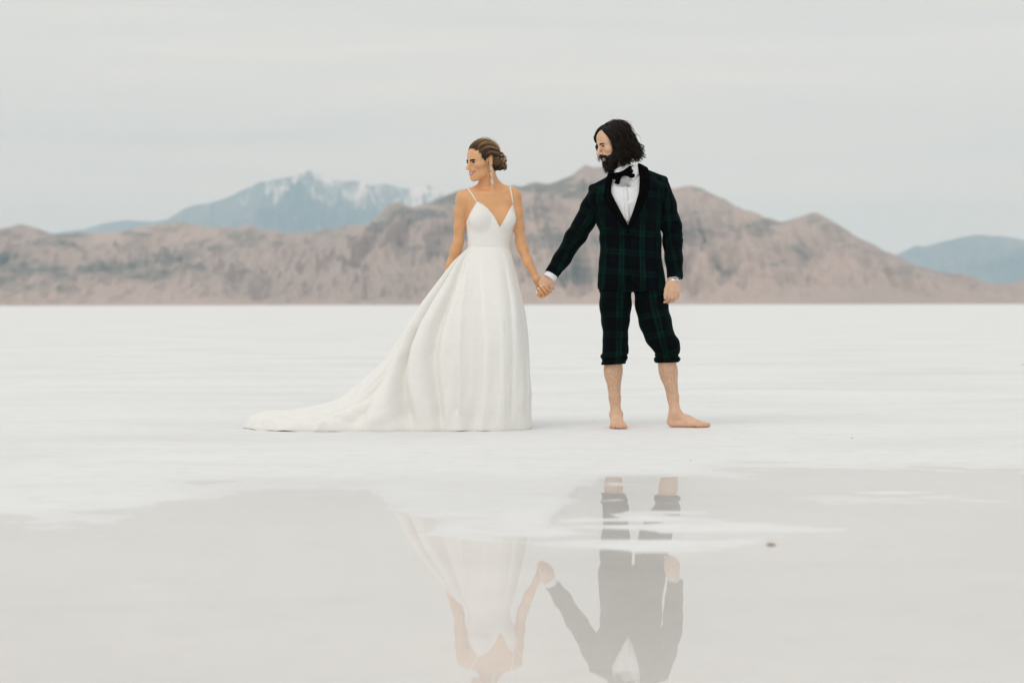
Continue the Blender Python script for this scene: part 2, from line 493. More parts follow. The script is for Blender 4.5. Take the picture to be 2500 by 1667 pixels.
class Field:
    def __init__(self):
        self.ops = []

    # prims ------------------------------------------------------------
    def cone(self, a, b, ra, rb, k=0.012, flat=None, mode='u'):
        """tapered limb from a to b; flat=(direction, factor) squashes it along that direction"""
        a, b = np.asarray(a, float), np.asarray(b, float)
        ab = b - a
        L2 = max(float(ab @ ab), 1e-12)
        n, s = (None, 1.0) if flat is None else (unit(flat[0]), flat[1])

        def fn(p):
            q = p - a
            t = np.clip((q @ ab) / L2, 0, 1)
            r = q - t[:, None] * ab
            if n is None:
                return np.sqrt((r * r).sum(1)) - (ra + (rb - ra) * t)
            c = r @ n
            rr = np.sqrt(np.maximum((r * r).sum(1) - c * c, 0) + (c / s) ** 2)
            return (rr - (ra + (rb - ra) * t)) * (0.5 + 0.5 * s)
        self.ops.append((mode, fn, (a + b) / 2, np.sqrt(L2) / 2 + max(ra, rb), k))
        return self

    def chain(self, pts, rs, k=0.012, flat=None):
        for i in range(len(pts) - 1):
            self.cone(pts[i], pts[i + 1], rs[i], rs[i + 1], k, flat)
        return self

    def ell(self, c, r, R=None, k=0.012, mode='u'):
        c = np.asarray(c, float)
        r = np.asarray(r, float) * np.ones(3)
        M = np.eye(3) if R is None else np.asarray(R, float)     # columns = axes

        def fn(p):
            q = (p - c) @ M
            k0 = np.sqrt(((q / r) ** 2).sum(1))
            k1 = np.sqrt(((q / (r * r)) ** 2).sum(1)) + 1e-9
            return k0 * (k0 - 1) / k1
        self.ops.append((mode, fn, c, float(r.max()), k))
        return self

    def stack(self, rows, n=2.4, k=0.02, mode='u'):
        """rows of (z, cx, cy, half width, half depth front, half depth back): a lofted trunk"""
        rows = sorted(rows)
        A = np.array(rows, float)
        z0, z1 = A[0, 0], A[-1, 0]

        def fn(p):
            z = np.clip(p[:, 2], z0, z1)
            cx, cy, a, bf, bb = (np.interp(z, A[:, 0], A[:, i]) for i in range(1, 6))
            x, y = p[:, 0] - cx, p[:, 1] - cy
            b = np.where(y < 0, bf, bb)
            q = ((np.abs(x) / a) ** n + (np.abs(y) / b) ** n) ** (1 / n)
            rad = np.sqrt(x * x + y * y) + 1e-9
            d = (q - 1) * np.minimum(rad / np.maximum(q, 0.3), np.maximum(a, b))
            ez = np.maximum(np.maximum(z0 - p[:, 2], p[:, 2] - z1), 0)
            return np.where(ez > 0, np.sqrt(np.maximum(d, 0) ** 2 + ez ** 2) + np.minimum(d, 0) * 0, d)
        c = np.array([A[:, 1].mean(), A[:, 2].mean(), (z0 + z1) / 2])
        R = math.hypot((z1 - z0) / 2, A[:, 3].max() + np.abs(A[:, 1] - c[0]).max())
        self.ops.append((mode, fn, c, R, k))
        return self

    def sphere_sub(self, c, r, k=0.01):
        return self.ell(c, r, None, k, 's')

    def clip(self, fn):
        """keep only where fn <= 0"""
        self.ops.append(('i', fn, None, 0, 0))
        return self

    def carve(self, other):
        """take another field's solid away, with a sharp edge"""
        self.ops.append(('n', other, None, 0, 0))
        return self

    def warp(self, fn):
        """add fn(p) to the distance (wrinkles)"""
        self.ops.append(('w', fn, None, 0, 0))
        return self

    # evaluation ---------------------------------------------------------
    def ev(self, p, bc=None, br=0.0, init=0.06):
        d = np.full(len(p), init)
        hit = bc is None
        for mode, fn, c, R, k in self.ops:
            if mode == 'u':
                if bc is not None and np.linalg.norm(bc - c) - R - br > k + 0.035:
                    continue
                e = fn(p)
                hit = True
                if k > 0:
                    h = np.maximum(k - np.abs(d - e), 0) / k
                    d = np.minimum(d, e) - h * h * k * 0.25
                else:
                    d = np.minimum(d, e)
            elif mode == 's':
                if bc is not None and np.linalg.norm(bc - c) - R - br > k + 0.01:
                    continue
                e = -fn(p)
                h = np.maximum(k - np.abs(d - e), 0) / k
                d = np.maximum(d, e) + h * h * k * 0.25
            elif not hit:
                return d, False
            elif mode == 'i':
                d = np.maximum(d, fn(p))
            elif mode == 'n':
                d = np.maximum(d, -fn.ev(p, bc, br, init)[0])
            else:
                d = d + fn(p)
        return d, hit

    def __call__(self, p):
        return self.ev(np.atleast_2d(p))[0]

    def bounds(self, pad=0.012):
        lo = np.min([c - R for m, f, c, R, k in self.ops if m == 'u'], axis=0) - pad
        hi = np.max([c + R for m, f, c, R, k in self.ops if m == 'u'], axis=0) + pad
        return lo, hi

    def front_y(self, x, z, y0=None, y1=None):
        """first surface met when coming from the camera side"""
        ys = np.linspace(D - 0.45 if y0 is None else y0, D + 0.3 if y1 is None else y1, 400)
        d = self(np.stack([np.full_like(ys, x), ys, np.full_like(ys, z)], -1))
        i = np.argmax(d < 0)
        if not (d < 0).any():
            return D
        return ys[i] - (ys[1] - ys[0]) * (-d[i]) / max(d[i - 1] - d[i], 1e-9)


def axis_coords(lo, hi, h, fine=()):
    """grid lines with step h, and a finer step inside the fine ranges [(a, b, step)]"""
    out, x = [lo], lo
    while x < hi:
        s = h
        for a, b, st in fine:
            if a - h <= x <= b:
                s = min(s, st)
        x += s
        out.append(x)
    return np.array(out)


def surface(field, h, fx=(), fy=(), fz=(), lo=None, hi=None):
    """surface nets on a rectilinear grid"""
    l, u = field.bounds()
    l = l if lo is None else np.maximum(l, lo)
    u = u if hi is None else np.minimum(u, hi)
    X, Y, Z = axis_coords(l[0], u[0], h, fx), axis_coords(l[1], u[1], h, fy), axis_coords(l[2], u[2], h, fz)
    nx, ny, nz = len(X), len(Y), len(Z)
    val = np.full((nx, ny, nz), 0.05, np.float32)
    B = 11
    bi, bj, bk = range(0, nx, B), range(0, ny, B), range(0, nz, B)
    mid = lambda A, i: (A[i] + A[min(i + B, len(A)) - 1]) / 2
    half = lambda A, i: (A[min(i + B, len(A)) - 1] - A[i]) / 2
    cen = np.array([(mid(X, i), mid(Y, j), mid(Z, k)) for i in bi for j in bj for k in bk])
    rad = np.array([math.sqrt(half(X, i) ** 2 + half(Y, j) ** 2 + half(Z, k) ** 2) for i in bi for j in bj for k in bk])
    dc = np.concatenate([field.ev(c, init=1.0)[0] for c in np.array_split(cen, max(1, len(cen) // 20000))])
    q = -1
    for i in bi:
        for j in bj:
            for k in bk:
                q += 1
                if abs(dc[q]) > rad[q] * 1.35 + 0.012:
                    if dc[q] < 0:
                        val[i:i + B, j:j + B, k:k + B] = -0.05
                    continue
                gx_, gy_, gz_ = np.meshgrid(X[i:i + B], Y[j:j + B], Z[k:k + B], indexing='ij')
                p = np.stack([gx_.ravel(), gy_.ravel(), gz_.ravel()], -1)
                d, hit = field.ev(p, cen[q], rad[q])
                if hit:
                    val[i:i + B, j:j + B, k:k + B] = d.reshape(gx_.shape)
    s = val < 0
    cnt = np.zeros((nx - 1, ny - 1, nz - 1), np.int8)
    for a in (0, 1):
        for b_ in (0, 1):
            for c in (0, 1):
                cnt += s[a:nx - 1 + a, b_:ny - 1 + b_, c:nz - 1 + c]
    ci, cj, ck = np.nonzero((cnt > 0) & (cnt < 8))
    idx = np.full((nx - 1, ny - 1, nz - 1), -1, np.int32)
    idx[ci, cj, ck] = np.arange(len(ci))
    acc = np.zeros((len(ci), 3))
    num = np.zeros(len(ci))
    corners = [(a, b_, c) for a in (0, 1) for b_ in (0, 1) for c in (0, 1)]
    for A in corners:
        for ax in range(3):
            if A[ax]:
                continue
            Bc = list(A)
            Bc[ax] = 1
            va = val[ci + A[0], cj + A[1], ck + A[2]].astype(float)
            vb = val[ci + Bc[0], cj + Bc[1], ck + Bc[2]].astype(float)
            m = (va < 0) != (vb < 0)
            t = np.where(m, va / np.where(m, va - vb, 1), 0)
            pa = np.stack([X[ci + A[0]], Y[cj + A[1]], Z[ck + A[2]]], -1)
            pb = np.stack([X[ci + Bc[0]], Y[cj + Bc[1]], Z[ck + Bc[2]]], -1)
            acc[m] += (pa + (pb - pa) * t[:, None])[m]
            num[m] += 1
    verts = acc / num[:, None]
    quads = []
    for ax in range(3):
        sl0 = [slice(1, -1)] * 3
        sl1 = [slice(1, -1)] * 3
        sl0[ax], sl1[ax] = slice(0, -1), slice(1, None)
        s0, s1 = s[tuple(sl0)], s[tuple(sl1)]
        e = np.array(np.nonzero(s0 != s1)).T
        if len(e) == 0:
            continue
        flip = s0[tuple(e.T)]
        off = np.array([1, 1, 1])
        off[ax] = 0
        base = e + off
        b1, b2 = [(1, 2), (2, 0), (0, 1)][ax]
        d1, d2 = np.eye(3, dtype=int)[b1], np.eye(3, dtype=int)[b2]
        q = np.stack([idx[tuple((base - d1 - d2).T)], idx[tuple((base - d2).T)], idx[tuple(base.T)], idx[tuple((base - d1).T)]], -1)
        q[~flip] = q[~flip][:, ::-1]
        quads.append(q)
    quads = np.concatenate(quads)
    quads = quads[(quads >= 0).all(1)]
    return verts, quads


def relax(verts, quads, n=2, w=0.5):
    """light smoothing of the net"""
    for _ in range(n):
        acc = np.zeros_like(verts)
        cnt = np.zeros(len(verts))
        for i in range(4):
            a, b_ = quads[:, i], quads[:, (i + 1) % 4]
            np.add.at(acc, a, verts[b_])
            np.add.at(acc, b_, verts[a])
            np.add.at(cnt, a, 1)
            np.add.at(cnt, b_, 1)
        verts = verts * (1 - w) + w * acc / np.maximum(cnt, 1)[:, None]
    return verts


def tubes(strands, sides=5):
    """strands: list of (points (n,3), r_start, r_end, tone) -> verts, quads, tone; tapered to both ends"""
    VV, FF, TT, o = [], [], [], 0
    ang = np.linspace(0, 2 * math.pi, sides, endpoint=False)
    ca, sa = np.cos(ang), np.sin(ang)
    for pts, r0, r1, tone in strands:
        pts = np.asarray(pts, float)
        n = len(pts)
        tg = np.gradient(pts, axis=0)
        tg /= np.linalg.norm(tg, axis=1)[:, None] + 1e-9
        up = np.array([0.31, 0.52, 0.79])
        e1 = np.cross(tg, up)
        e1 /= np.linalg.norm(e1, axis=1)[:, None] + 1e-9
        e2 = np.cross(tg, e1)
        t = np.linspace(0, 1, n)
        r = (r0 + (r1 - r0) * t) * np.clip(0.22 + t * 6, 0, 1)
        ring = pts[:, None, :] + r[:, None, None] * (ca[None, :, None] * e1[:, None, :] + sa[None, :, None] * e2[:, None, :])
        VV.append(ring.reshape(-1, 3))
        i = np.arange(n - 1)[:, None] * sides + np.arange(sides)[None, :]
        j = np.arange(n - 1)[:, None] * sides + (np.arange(sides)[None, :] + 1) % sides
        FF.append(np.stack([i, j, j + sides, i + sides], -1).reshape(-1, 4) + o)
        if np.ndim(tone) == 0:
            TT.append(np.full(n * sides, tone))
        else:
            TT.append(np.repeat(np.asarray(tone), sides))
        o += n * sides
    return np.concatenate(VV), np.concatenate(FF), np.concatenate(TT)


def spline(pts, n):
    """Catmull-Rom through the points"""
    pts = np.asarray(pts, float)
    P = np.vstack([2 * pts[0] - pts[1], pts, 2 * pts[-1] - pts[-2]])
    u = np.linspace(0, len(pts) - 1 - 1e-9, n)
    i = u.astype(int)
    t = (u - i)[:, None]
    a, b_, c, d = P[i], P[i + 1], P[i + 2], P[i + 3]
    return 0.5 * (2 * b_ + (c - a) * t + (2 * a - 5 * b_ + 4 * c - d) * t * t + (3 * b_ - a - 3 * c + d) * t ** 3)


# ------------------------------------------------------------------ heads and hands
class Head:
    """local axes: l = the person's left, f = forward, u = up; origin between the ears at eye height"""

    def __init__(self, pos, yaw, pitch, roll, s, long=1.0):
        self.long = long                      # stretch of the face below the eyes
        y, p = math.radians(yaw), math.radians(pitch)
        L = V3(math.cos(y), -math.sin(y), 0)
        F0 = V3(-math.sin(y), -math.cos(y), 0)
        F = F0 * math.cos(p) - V3(0, 0, 1) * math.sin(p)
        U = np.cross(F, L)
        r = math.radians(roll)
        L, U = L * math.cos(r) + U * math.sin(r), U * math.cos(r) - L * math.sin(r)
        self.R = np.stack([L, F, U], 1)
        self.o = np.asarray(pos, float)
        self.s = s

    def w(self, l, f, u):
        return self.o + self.R @ (V3(l, f, u * self.long if u < 0 else u) * self.s)

    def ws(self, q):
        q = np.array(q, float)
        q[..., 2] = np.where(q[..., 2] < 0, q[..., 2] * self.long, q[..., 2])
        return self.o + (q * self.s) @ self.R.T

    def local(self, p):
        q = ((np.asarray(p, float) - self.o) @ self.R) / self.s
        q[..., 2] = np.where(q[..., 2] < 0, q[..., 2] / self.long, q[..., 2])
        return q

    def cone(self, F, a, b, ra, rb, k=0.01, mode='u'):
        F.cone(self.w(*a), self.w(*b), ra * self.s, rb * self.s, k * self.s, None, mode)

    def ell(self, F, c, r, k=0.012, mode='u'):
        F.ell(self.w(*c), np.array(r) * self.s, self.R, k * self.s, mode)

    def build(self, F, male):
        e, c = self.ell, self.cone
        e(F, (0, -0.014, 0.034), (0.076, 0.098, 0.086), 0.02)
        e(F, (0, 0.036, 0.032), (0.063, 0.052, 0.058), 0.03)
        e(F, (0, 0.030, -0.028), (0.060, 0.056, 0.066), 0.03)
        jw = 0.054 if male else 0.048
        e(F, (0, 0.032, -0.072), (jw - 0.004, 0.048, 0.036), 0.03)
        for s in (-1, 1):
            c(F, (s * jw, -0.008, -0.056), (s * 0.014, 0.070, -0.098), 0.018, 0.015, 0.025)
            e(F, (s * 0.043, 0.060, -0.022), (0.022, 0.022, 0.017), 0.02)
            c(F, (s * 0.014, 0.084, 0.016), (s * 0.046, 0.068, 0.017), 0.0105 if male else 0.008, 0.008, 0.014)
        e(F, (0, 0.076, -0.098), (0.021, 0.018, 0.016), 0.018)
        e(F, (0, 0.074, -0.060), (0.034, 0.022, 0.030), 0.02)
        for s in (-1, 1):
            e(F, (s * 0.033, 0.098, -0.001), (0.017, 0.016, 0.0115), 0.014, 's')
            e(F, (s * 0.033, 0.0745, -0.002), (0.0145, 0.0125, 0.0115), 0.004)
        nl = 0.1165 if male else 0.1115
        c(F, (0, 0.084, 0.010), (0, nl, -0.031), 0.0085, 0.0105, 0.012)
        e(F, (0, nl - 0.001, -0.033), (0.0115, 0.0105, 0.0095), 0.008)
        for s in (-1, 1):
            e(F, (s * 0.0115, 0.0985, -0.036), (0.0075, 0.011, 0.0075), 0.006)
            e(F, (s * 0.0065, 0.107, -0.0445), (0.0035, 0.006, 0.004), 0.003, 's')
        # smiling lips round an open mouth
        mouth = lambda t, du, df: (0.0300 * t, 0.0955 + df - 0.0200 * t * t, -0.0680 + du + 0.0125 * t * t)
        for a in (-1.0, -0.5, 0.0, 0.5):
            c(F, mouth(a, 0.0055, 0.0), mouth(a + 0.5, 0.0055, 0.0), 0.0038 + 0.001 * (1 - abs(a + .25)), 0.0038, 0.006)
            c(F, mouth(a, -0.0068, -0.001), mouth(a + 0.5, -0.0068, -0.001), 0.0040 + 0.0015 * (1 - abs(a + .25)), 0.004, 0.006)
        for a in (-0.95, -0.48, 0.0, 0.48):
            c(F, mouth(a, 0.0, 0.002), mouth(a + 0.475, 0.0, 0.003), 0.0060, 0.0060, 0.003, 's')
        self.mouth = mouth
        for s in (-1, 1):
            R0 = self.R
            tilt = math.radians(14)
            self.R = R0 @ np.array([[math.cos(.5 * s), -math.sin(.5 * s) * -1, 0], [-math.sin(.5 * s), math.cos(.5 * s), 0], [0, 0, 1]])
            F.ell(self.o + R0 @ (V3(s * 0.0765, -0.014, -0.004) * self.s), V3(0.0075, 0.0195, 0.034) * self.s, self.R, 0.006 * self.s)
            F.ell(self.o + R0 @ (V3(s * 0.0845, -0.007, -0.002) * self.s), V3(0.0060, 0.0095, 0.018) * self.s, self.R, 0.004 * self.s, 's')
            self.R = R0
            F.ell(self.o + R0 @ (V3(s * 0.0765, -0.006, -0.030) * self.s), V3(0.006, 0.008, 0.009) * self.s, R0, 0.008 * self.s)


def hand(F, W, d, back, curls, s=1.0, spread=0.10, thumb=(0.9, 0.5, 0.3), side=None, out=None, thumb_pts=None):
    """W wrist, d wrist->knuckles, back = normal of the back of the hand, side = towards the thumb"""
    d = unit(d)
    back = unit(back - d * (np.asarray(back) @ d))
    side = unit(side - d * (np.asarray(side) @ d) - back * (np.asarray(side) @ back))
    offs = (0.029, 0.0095, -0.0105, -0.0285)
    plen = (0.091, 0.094, 0.089, 0.081)
    flen = ((0.040, 0.024, 0.019), (0.044, 0.028, 0.020), (0.041, 0.026, 0.020), (0.032, 0.019, 0.017))
    rad = (0.0095, 0.0098, 0.0092, 0.0082)
    F.cone(W - d * 0.02 * s, W + d * 0.03 * s, 0.026 * s, 0.030 * s, 0.02 * s, (back, 0.68))
    tips = []
    for i in range(4):
        K = W + d * plen[i] * s + side * offs[i] * s
        F.cone(W + d * 0.018 * s + side * offs[i] * 0.55 * s, K, 0.017 * s, 0.0125 * s, 0.016 * s, (back, 0.85))
        ang = 0.0
        p = K
        fan = unit(d + side * spread * (1.0, 0.25, -0.35, -0.95)[i])
        pts = [K]
        for j in range(3):
            ang += curls[i][j]
            dr = fan * math.cos(ang) - back * math.sin(ang)
            q = p + dr * flen[i][j] * s
            F.cone(p, q, rad[i] * s * (1.0, 0.93, 0.86)[j], rad[i] * s * (0.93, 0.86, 0.74)[j], 0.0035 * s)
            p = q
            pts.append(q)
        tips.append(pts)
    if thumb_pts is None:
        b0 = W + d * 0.022 * s + side * 0.026 * s - back * 0.006 * s
        t1 = unit(d * thumb[0] + side * thumb[1] - back * thumb[2])
        b1 = b0 + t1 * 0.042 * s
        t2 = unit(d * (thumb[0] + 0.4) + side * (thumb[1] - 0.35) - back * thumb[2])
        b2 = b1 + t2 * 0.034 * s
        t3 = unit(d * (thumb[0] + 0.5) + side * (thumb[1] - 0.5) - back * (thumb[2] + 0.1))
        b3 = b2 + t3 * 0.026 * s
    else:
        b0, b1, b2, b3 = thumb_pts
    F.cone(W + d * 0.008 * s + side * 0.010 * s, b1, 0.020 * s, 0.0125 * s, 0.014 * s)
    F.cone(b1, b2, 0.0122 * s, 0.011 * s, 0.005 * s)
    F.cone(b2, b3, 0.011 * s, 0.0085 * s, 0.004 * s)
    tips.append([b0, b1, b2, b3])
    return tips


# ------------------------------------------------------------------ materials for people and clothes
def skin_mat(name, hairy=False):
    m, nt, b = new_mat(name)
    at_ = nd(nt, 'ShaderNodeAttribute', attribute_name='tint')
    geo = nt.nodes.new('ShaderNodeNewGeometry')
    n = noise(nt, geo.outputs['Position'], 55.0, 4, 0.6)
    c = mix_col(nt, 1.0, at_.outputs['Color'], ramp(nt, n, [(0.3, (0.965, 0.95, 0.945)), (0.7, (1.025, 1.02, 1.02))]), 'MULTIPLY')
    if hairy:
        sp = nt.nodes.new('ShaderNodeSeparateXYZ')
        nt.links.new(geo.outputs['Position'], sp.inputs[0])
        zone = math_node(nt, 'MULTIPLY', ramp(nt, sp.outputs[2], [(0.07, (0, 0, 0)), (0.20, (1, 1, 1))]), ramp(nt, sp.outputs[2], [(0.42, (1, 1, 1)), (0.5, (0, 0, 0))]))
        hn = noise(nt, mapping(nt, geo.outputs['Position'], (300, 300, 42), (0, 0, 0), (0, 0.22, 0)), 1.0, 3, 0.6, 0.9)
        hm = math_node(nt, 'MULTIPLY', zone, ramp(nt, hn, [(0.42, (0, 0, 0)), (0.66, (0.46, 0.46, 0.46))]))
        c = mix_col(nt, hm, c, (0.13, 0.07, 0.045))
    nt.links.new(c, b.inputs['Base Color'])
    b.inputs['Roughness'].default_value = 0.46
    b.inputs['Specular IOR Level'].default_value = 0.42
    b.inputs['Subsurface Weight'].default_value = 0.12
    b.inputs['Subsurface Radius'].default_value = (0.012, 0.005, 0.003)
    b.inputs['Subsurface Scale'].default_value = 1.0
    return m


def plain_mat(name, col, rough=0.6, spec=0.5, metal=0.0, bump=None):
    m, nt, b = new_mat(name)
    geo = nt.nodes.new('ShaderNodeNewGeometry')
    n = noise(nt, geo.outputs['Position'], 160.0, 3, 0.6)
    c = mix_col(nt, 1.0, (*col, 1), ramp(nt, n, [(0.25, (0.9, 0.9, 0.9)), (0.75, (1.08, 1.08, 1.08))]), 'MULTIPLY')
    nt.links.new(c, b.inputs['Base Color'])
    b.inputs['Roughness'].default_value = rough
    b.inputs['Specular IOR Level'].default_value = spec
    b.inputs['Metallic'].default_value = metal
    if bump:
        add_bump(nt, b, noise(nt, geo.outputs['Position'], bump[0], 3, 0.6), bump[1], bump[2])
    return m


def tartan_mat(name):
    """dark navy and green check woven from two stripe sets, laid out in metres of cloth"""
    m, nt, b = new_mat(name)
    a = nd(nt, 'ShaderNodeAttribute', attribute_name='cloth')
    geo = nt.nodes.new('ShaderNodeNewGeometry')
    sp = nt.nodes.new('ShaderNodeSeparateXYZ')
    nt.links.new(a.outputs['Vector'], sp.inputs[0])
    wn = noise(nt, geo.outputs['Position'], 18.0, 2, 0.5)
    K = (0.0022, 0.0024, 0.0026)
    N = (0.0026, 0.0034, 0.0065)
    G = (0.0022, 0.0215, 0.0160)
    stops = [(0.0, K), (0.06, K), (0.09, N), (0.42, N), (0.46, K), (0.565, K), (0.595, G), (0.700, G), (0.72, K), (0.745, K), (0.765, G),
             (0.870, G), (0.90, K)]

    def stripes(coord, period, off):
        w = math_node(nt, 'MULTIPLY_ADD', math_node(nt, 'SUBTRACT', wn, 0.5), 0.006, coord)
        f = math_node(nt, 'FRACT', math_node(nt, 'ADD', math_node(nt, 'DIVIDE', w, period), off))
        return ramp(nt, f, stops)
    u = stripes(sp.outputs[0], 0.107, 0.0)
    v = stripes(sp.outputs[1], 0.116, 0.0)
    c = mix_col(nt, 0.36, u, v)
    fade = noise(nt, geo.outputs['Position'], 9.0, 3, 0.6)
    c = mix_col(nt, ramp(nt, fade, [(0.36, (0.0, 0.0, 0.0)), (0.60, (0.68, 0.68, 0.68))]), c, (*K, 1))
    fz = noise(nt, geo.outputs['Position'], 420.0, 2, 0.7)
    c = mix_col(nt, 1.0, c, ramp(nt, fz, [(0.2, (0.7, 0.7, 0.7)), (0.8, (1.35, 1.35, 1.35))]), 'MULTIPLY')
    nt.links.new(c, b.inputs['Base Color'])
    b.inputs['Roughness'].default_value = 0.9
    b.inputs['Specular IOR Level'].default_value = 0.04
    b.inputs['Sheen Weight'].default_value = 0.035
    b.inputs['Sheen Roughness'].default_value = 0.5
    b.inputs['Sheen Tint'].default_value = (0.25, 0.9, 0.75, 1)
    add_bump(nt, b, fz, 0.25, 0.002)
    return m


def hair_mat(name, dark, light, rough=0.42):
    m, nt, b = new_mat(name)
    a = nd(nt, 'ShaderNodeAttribute', attribute_name='tone')
    c = ramp(nt, a.outputs['Fac'], [(0.0, dark), (1.0, light)])
    nt.links.new(c, b.inputs['Base Color'])
    b.inputs['Roughness'].default_value = rough
    b.inputs['Specular IOR Level'].default_value = 0.18
    return m


def dress_mat(name):
    m, nt, b = new_mat(name)
    geo = nt.nodes.new('ShaderNodeNewGeometry')
    n = noise(nt, mapping(nt, geo.outputs['Position'], (60, 60, 60)), 1.0, 3, 0.6)
    sp = nt.nodes.new('ShaderNodeSeparateXYZ')
    nt.links.new(geo.outputs['Position'], sp.inputs[0])
    c = ramp(nt, n, [(0.25, (0.800, 0.786, 0.748)), (0.75, (0.840, 0.826, 0.788))])
    # lower hem turns browner towards the ground, mottled by the noise
    hem_tone = math_node(nt, 'MULTIPLY', ramp(nt, sp.outputs[2], [(0.0, (0.5, 0.5, 0.5)), (0.018, (0, 0, 0))]), n)
    c = mix_col(nt, hem_tone, c, (0.50, 0.38, 0.27))
    nt.links.new(c, b.inputs['Base Color'])
    b.inputs['Roughness'].default_value = 0.6
    b.inputs['Specular IOR Level'].default_value = 0.25
    b.inputs['Sheen Weight'].default_value = 0.1
    add_bump(nt, b, noise(nt, geo.outputs['Position'], 700.0, 2, 0.5), 0.15, 0.001)
    return m


M_SKIN_MAN = skin_mat('skin_man', True)
M_SKIN_WOMAN = skin_mat('skin_woman')
M_TARTAN = tartan_mat('tartan_wool')
M_SATIN = plain_mat('black_satin', (0.0030, 0.0030, 0.0033), 0.8, 0.01, 0, (250, 0.1, 0.001))
M_VELVET = plain_mat('black_velvet', (0.0025, 0.0025, 0.0028), 0.9, 0.01)
M_SHIRT = plain_mat('white_shirt', (0.80, 0.80, 0.81), 0.7, 0.2, 0, (400, 0.08, 0.001))
M_HAIR_MAN = hair_mat('dark_hair', (0.0040, 0.0030, 0.0025), (0.034, 0.0210, 0.0140), 0.5)
M_HAIR_WOMAN = hair_mat('highlighted_hair', (0.020, 0.010, 0.006), (0.55, 0.345, 0.18), 0.45)
M_DRESS = dress_mat('ivory_crepe')
M_EYE = plain_mat('eye_dark', (0.010, 0.006, 0.005), 0.25, 0.5)
M_EYEWHITE = plain_mat('eye_white', (0.22, 0.17, 0.15), 0.4, 0.3)
M_TEETH = plain_mat('teeth', (0.80, 0.76, 0.70), 0.35, 0.5)
M_BROW = plain_mat('brow_hair', (0.012, 0.007, 0.005), 0.7, 0.2)
M_GOLD = plain_mat('gold', (0.86, 0.64, 0.32), 0.22, 0.5, 1.0)
M_STEEL = plain_mat('steel', (0.72, 0.72, 0.72), 0.22, 0.5, 1.0)
M_DIAL = plain_mat('watch_dial', (0.02, 0.02, 0.022), 0.15, 0.5)
M_CRYSTAL = plain_mat('crystal', (0.86, 0.83, 0.80), 0.12, 0.9, 0.35)
M_NAIL = plain_mat('nail_pink', (0.85, 0.58, 0.52), 0.25, 0.5)


def ring_mesh(name, c, axis, R, r, mat, parent, flat=1.0, n=20, m=8):
    axis = unit(axis)
    e1 = unit(np.cross(axis, V3(0.3, 0.5, 0.8)))
    e2 = np.cross(axis, e1)
    vs, fs = [], []
    for i in range(n):
        a = 2 * math.pi * i / n
        o = e1 * math.cos(a) + e2 * math.sin(a)
        for j in range(m):
            q = 2 * math.pi * j / m
            vs.append(c + o * (R + r * math.cos(q)) + axis * r * flat * math.sin(q))
            fs.append((i * m + j, ((i + 1) % n) * m + j, ((i + 1) % n) * m + (j + 1) % m, i * m + (j + 1) % m))
    return link_mesh(name, vs, fs, mat, parent)


def blob_mesh(name, c, R, radii, mat, parent, n=10, m=14):
    vs, fs = [], []
    for i in range(n + 1):
        t = math.pi * i / n
        for j in range(m):
            p = 2 * math.pi * j / m
            vs.append(c + R @ (V3(math.sin(t) * math.cos(p), math.sin(t) * math.sin(p), math.cos(t)) * radii))
    for i in range(n):
        for j in range(m):
            fs.append((i * m + j, (i + 1) * m + j, (i + 1) * m + (j + 1) % m, i * m + (j + 1) % m))
    return link_mesh(name, vs, fs, mat, parent)


def face_parts(H, parent, brow_r, brow_u=0.0215, eye_open=0.0052):
    for s in (-1, 1):
        # almond eye with a dark iris and lash line
        e = blob_mesh('eye', H.w(s * 0.033, 0.0832, -0.0006), H.R, V3(0.0125, 0.0065, eye_open) * H.s, M_EYEWHITE, parent)
        blob_mesh('iris', H.w(s * 0.0335, 0.0868, -0.0002), H.R, V3(0.0062, 0.0040, eye_open + 0.0008) * H.s, M_EYE, e)
        lash = [H.w(s * x, 0.0890 - 9.0 * (x - 0.031) ** 2, 0.0046 - 14 * (x - 0.032) ** 2) for x in np.linspace(0.0195, 0.0470, 8)]
        v, f, t = tubes([(np.array(lash), 0.0016 * H.s, 0.0019 * H.s, 0.0)])
        link_mesh('eyelash', v, f, M_BROW, e)
        br = np.array([H.w(s * x, 0.0950 - 9.6 * (x - 0.014) ** 2, brow_u + 0.0016 + 0.0022 * math.sin((x - 0.012) / 0.038 * 2.6)) for x in np.linspace(0.0085, 0.0510, 9)])
        hs = []
        for q in range(70):
            t0 = random.random() * 0.9
            i0 = t0 * 8
            i = min(int(i0), 7)
            p = br[i] + (br[i + 1] - br[i]) * (i0 - i)
            dr = unit(br[min(i + 1, 8)] - br[i]) + H.R[:, 2] * random.uniform(-0.05, 0.15)
            p = p + H.R[:, 2] * random.uniform(-1, 1) * brow_r * H.s * (1 - 0.55 * t0)
            hs.append((np.array([p, p + unit(dr) * 0.008 * H.s]), 0.0011 * H.s, 0.0006 * H.s, 0.0))
        v, f, t = tubes([(br, brow_r * 0.70 * H.s, brow_r * 0.30 * H.s, 0.0)] + hs, 4)
        link_mesh('eyebrow', v, f, M_BROW, parent)
    arc = [H.mouth(t, 0.0010, -0.0012) for t in np.linspace(-0.86, 0.86, 11)]
    vs = [H.w(a[0], a[1], a[2] + 0.0046 - 0.002 * abs(a[0]) / 0.026) for a in arc] + [H.w(a[0], a[1], a[2] - 0.0018 + 0.0030 * abs(a[0]) / 0.026) for a in arc]
    link_mesh('teeth', vs, [(i, i + 1, i + 12, i + 11) for i in range(10)], M_TEETH, parent)


# ================================================================== the man
M = at
man = empty('person', tuple(at(1545, 1043)))
tag(man, 'long-haired bearded man in dark green tartan suit, barefoot, trousers rolled up', 'person')
HM = Head(M(1496, 347.5, 0.0), 67, 19, 0, 0.955, 1.14)


def col(*c):
    return np.array(c, float)


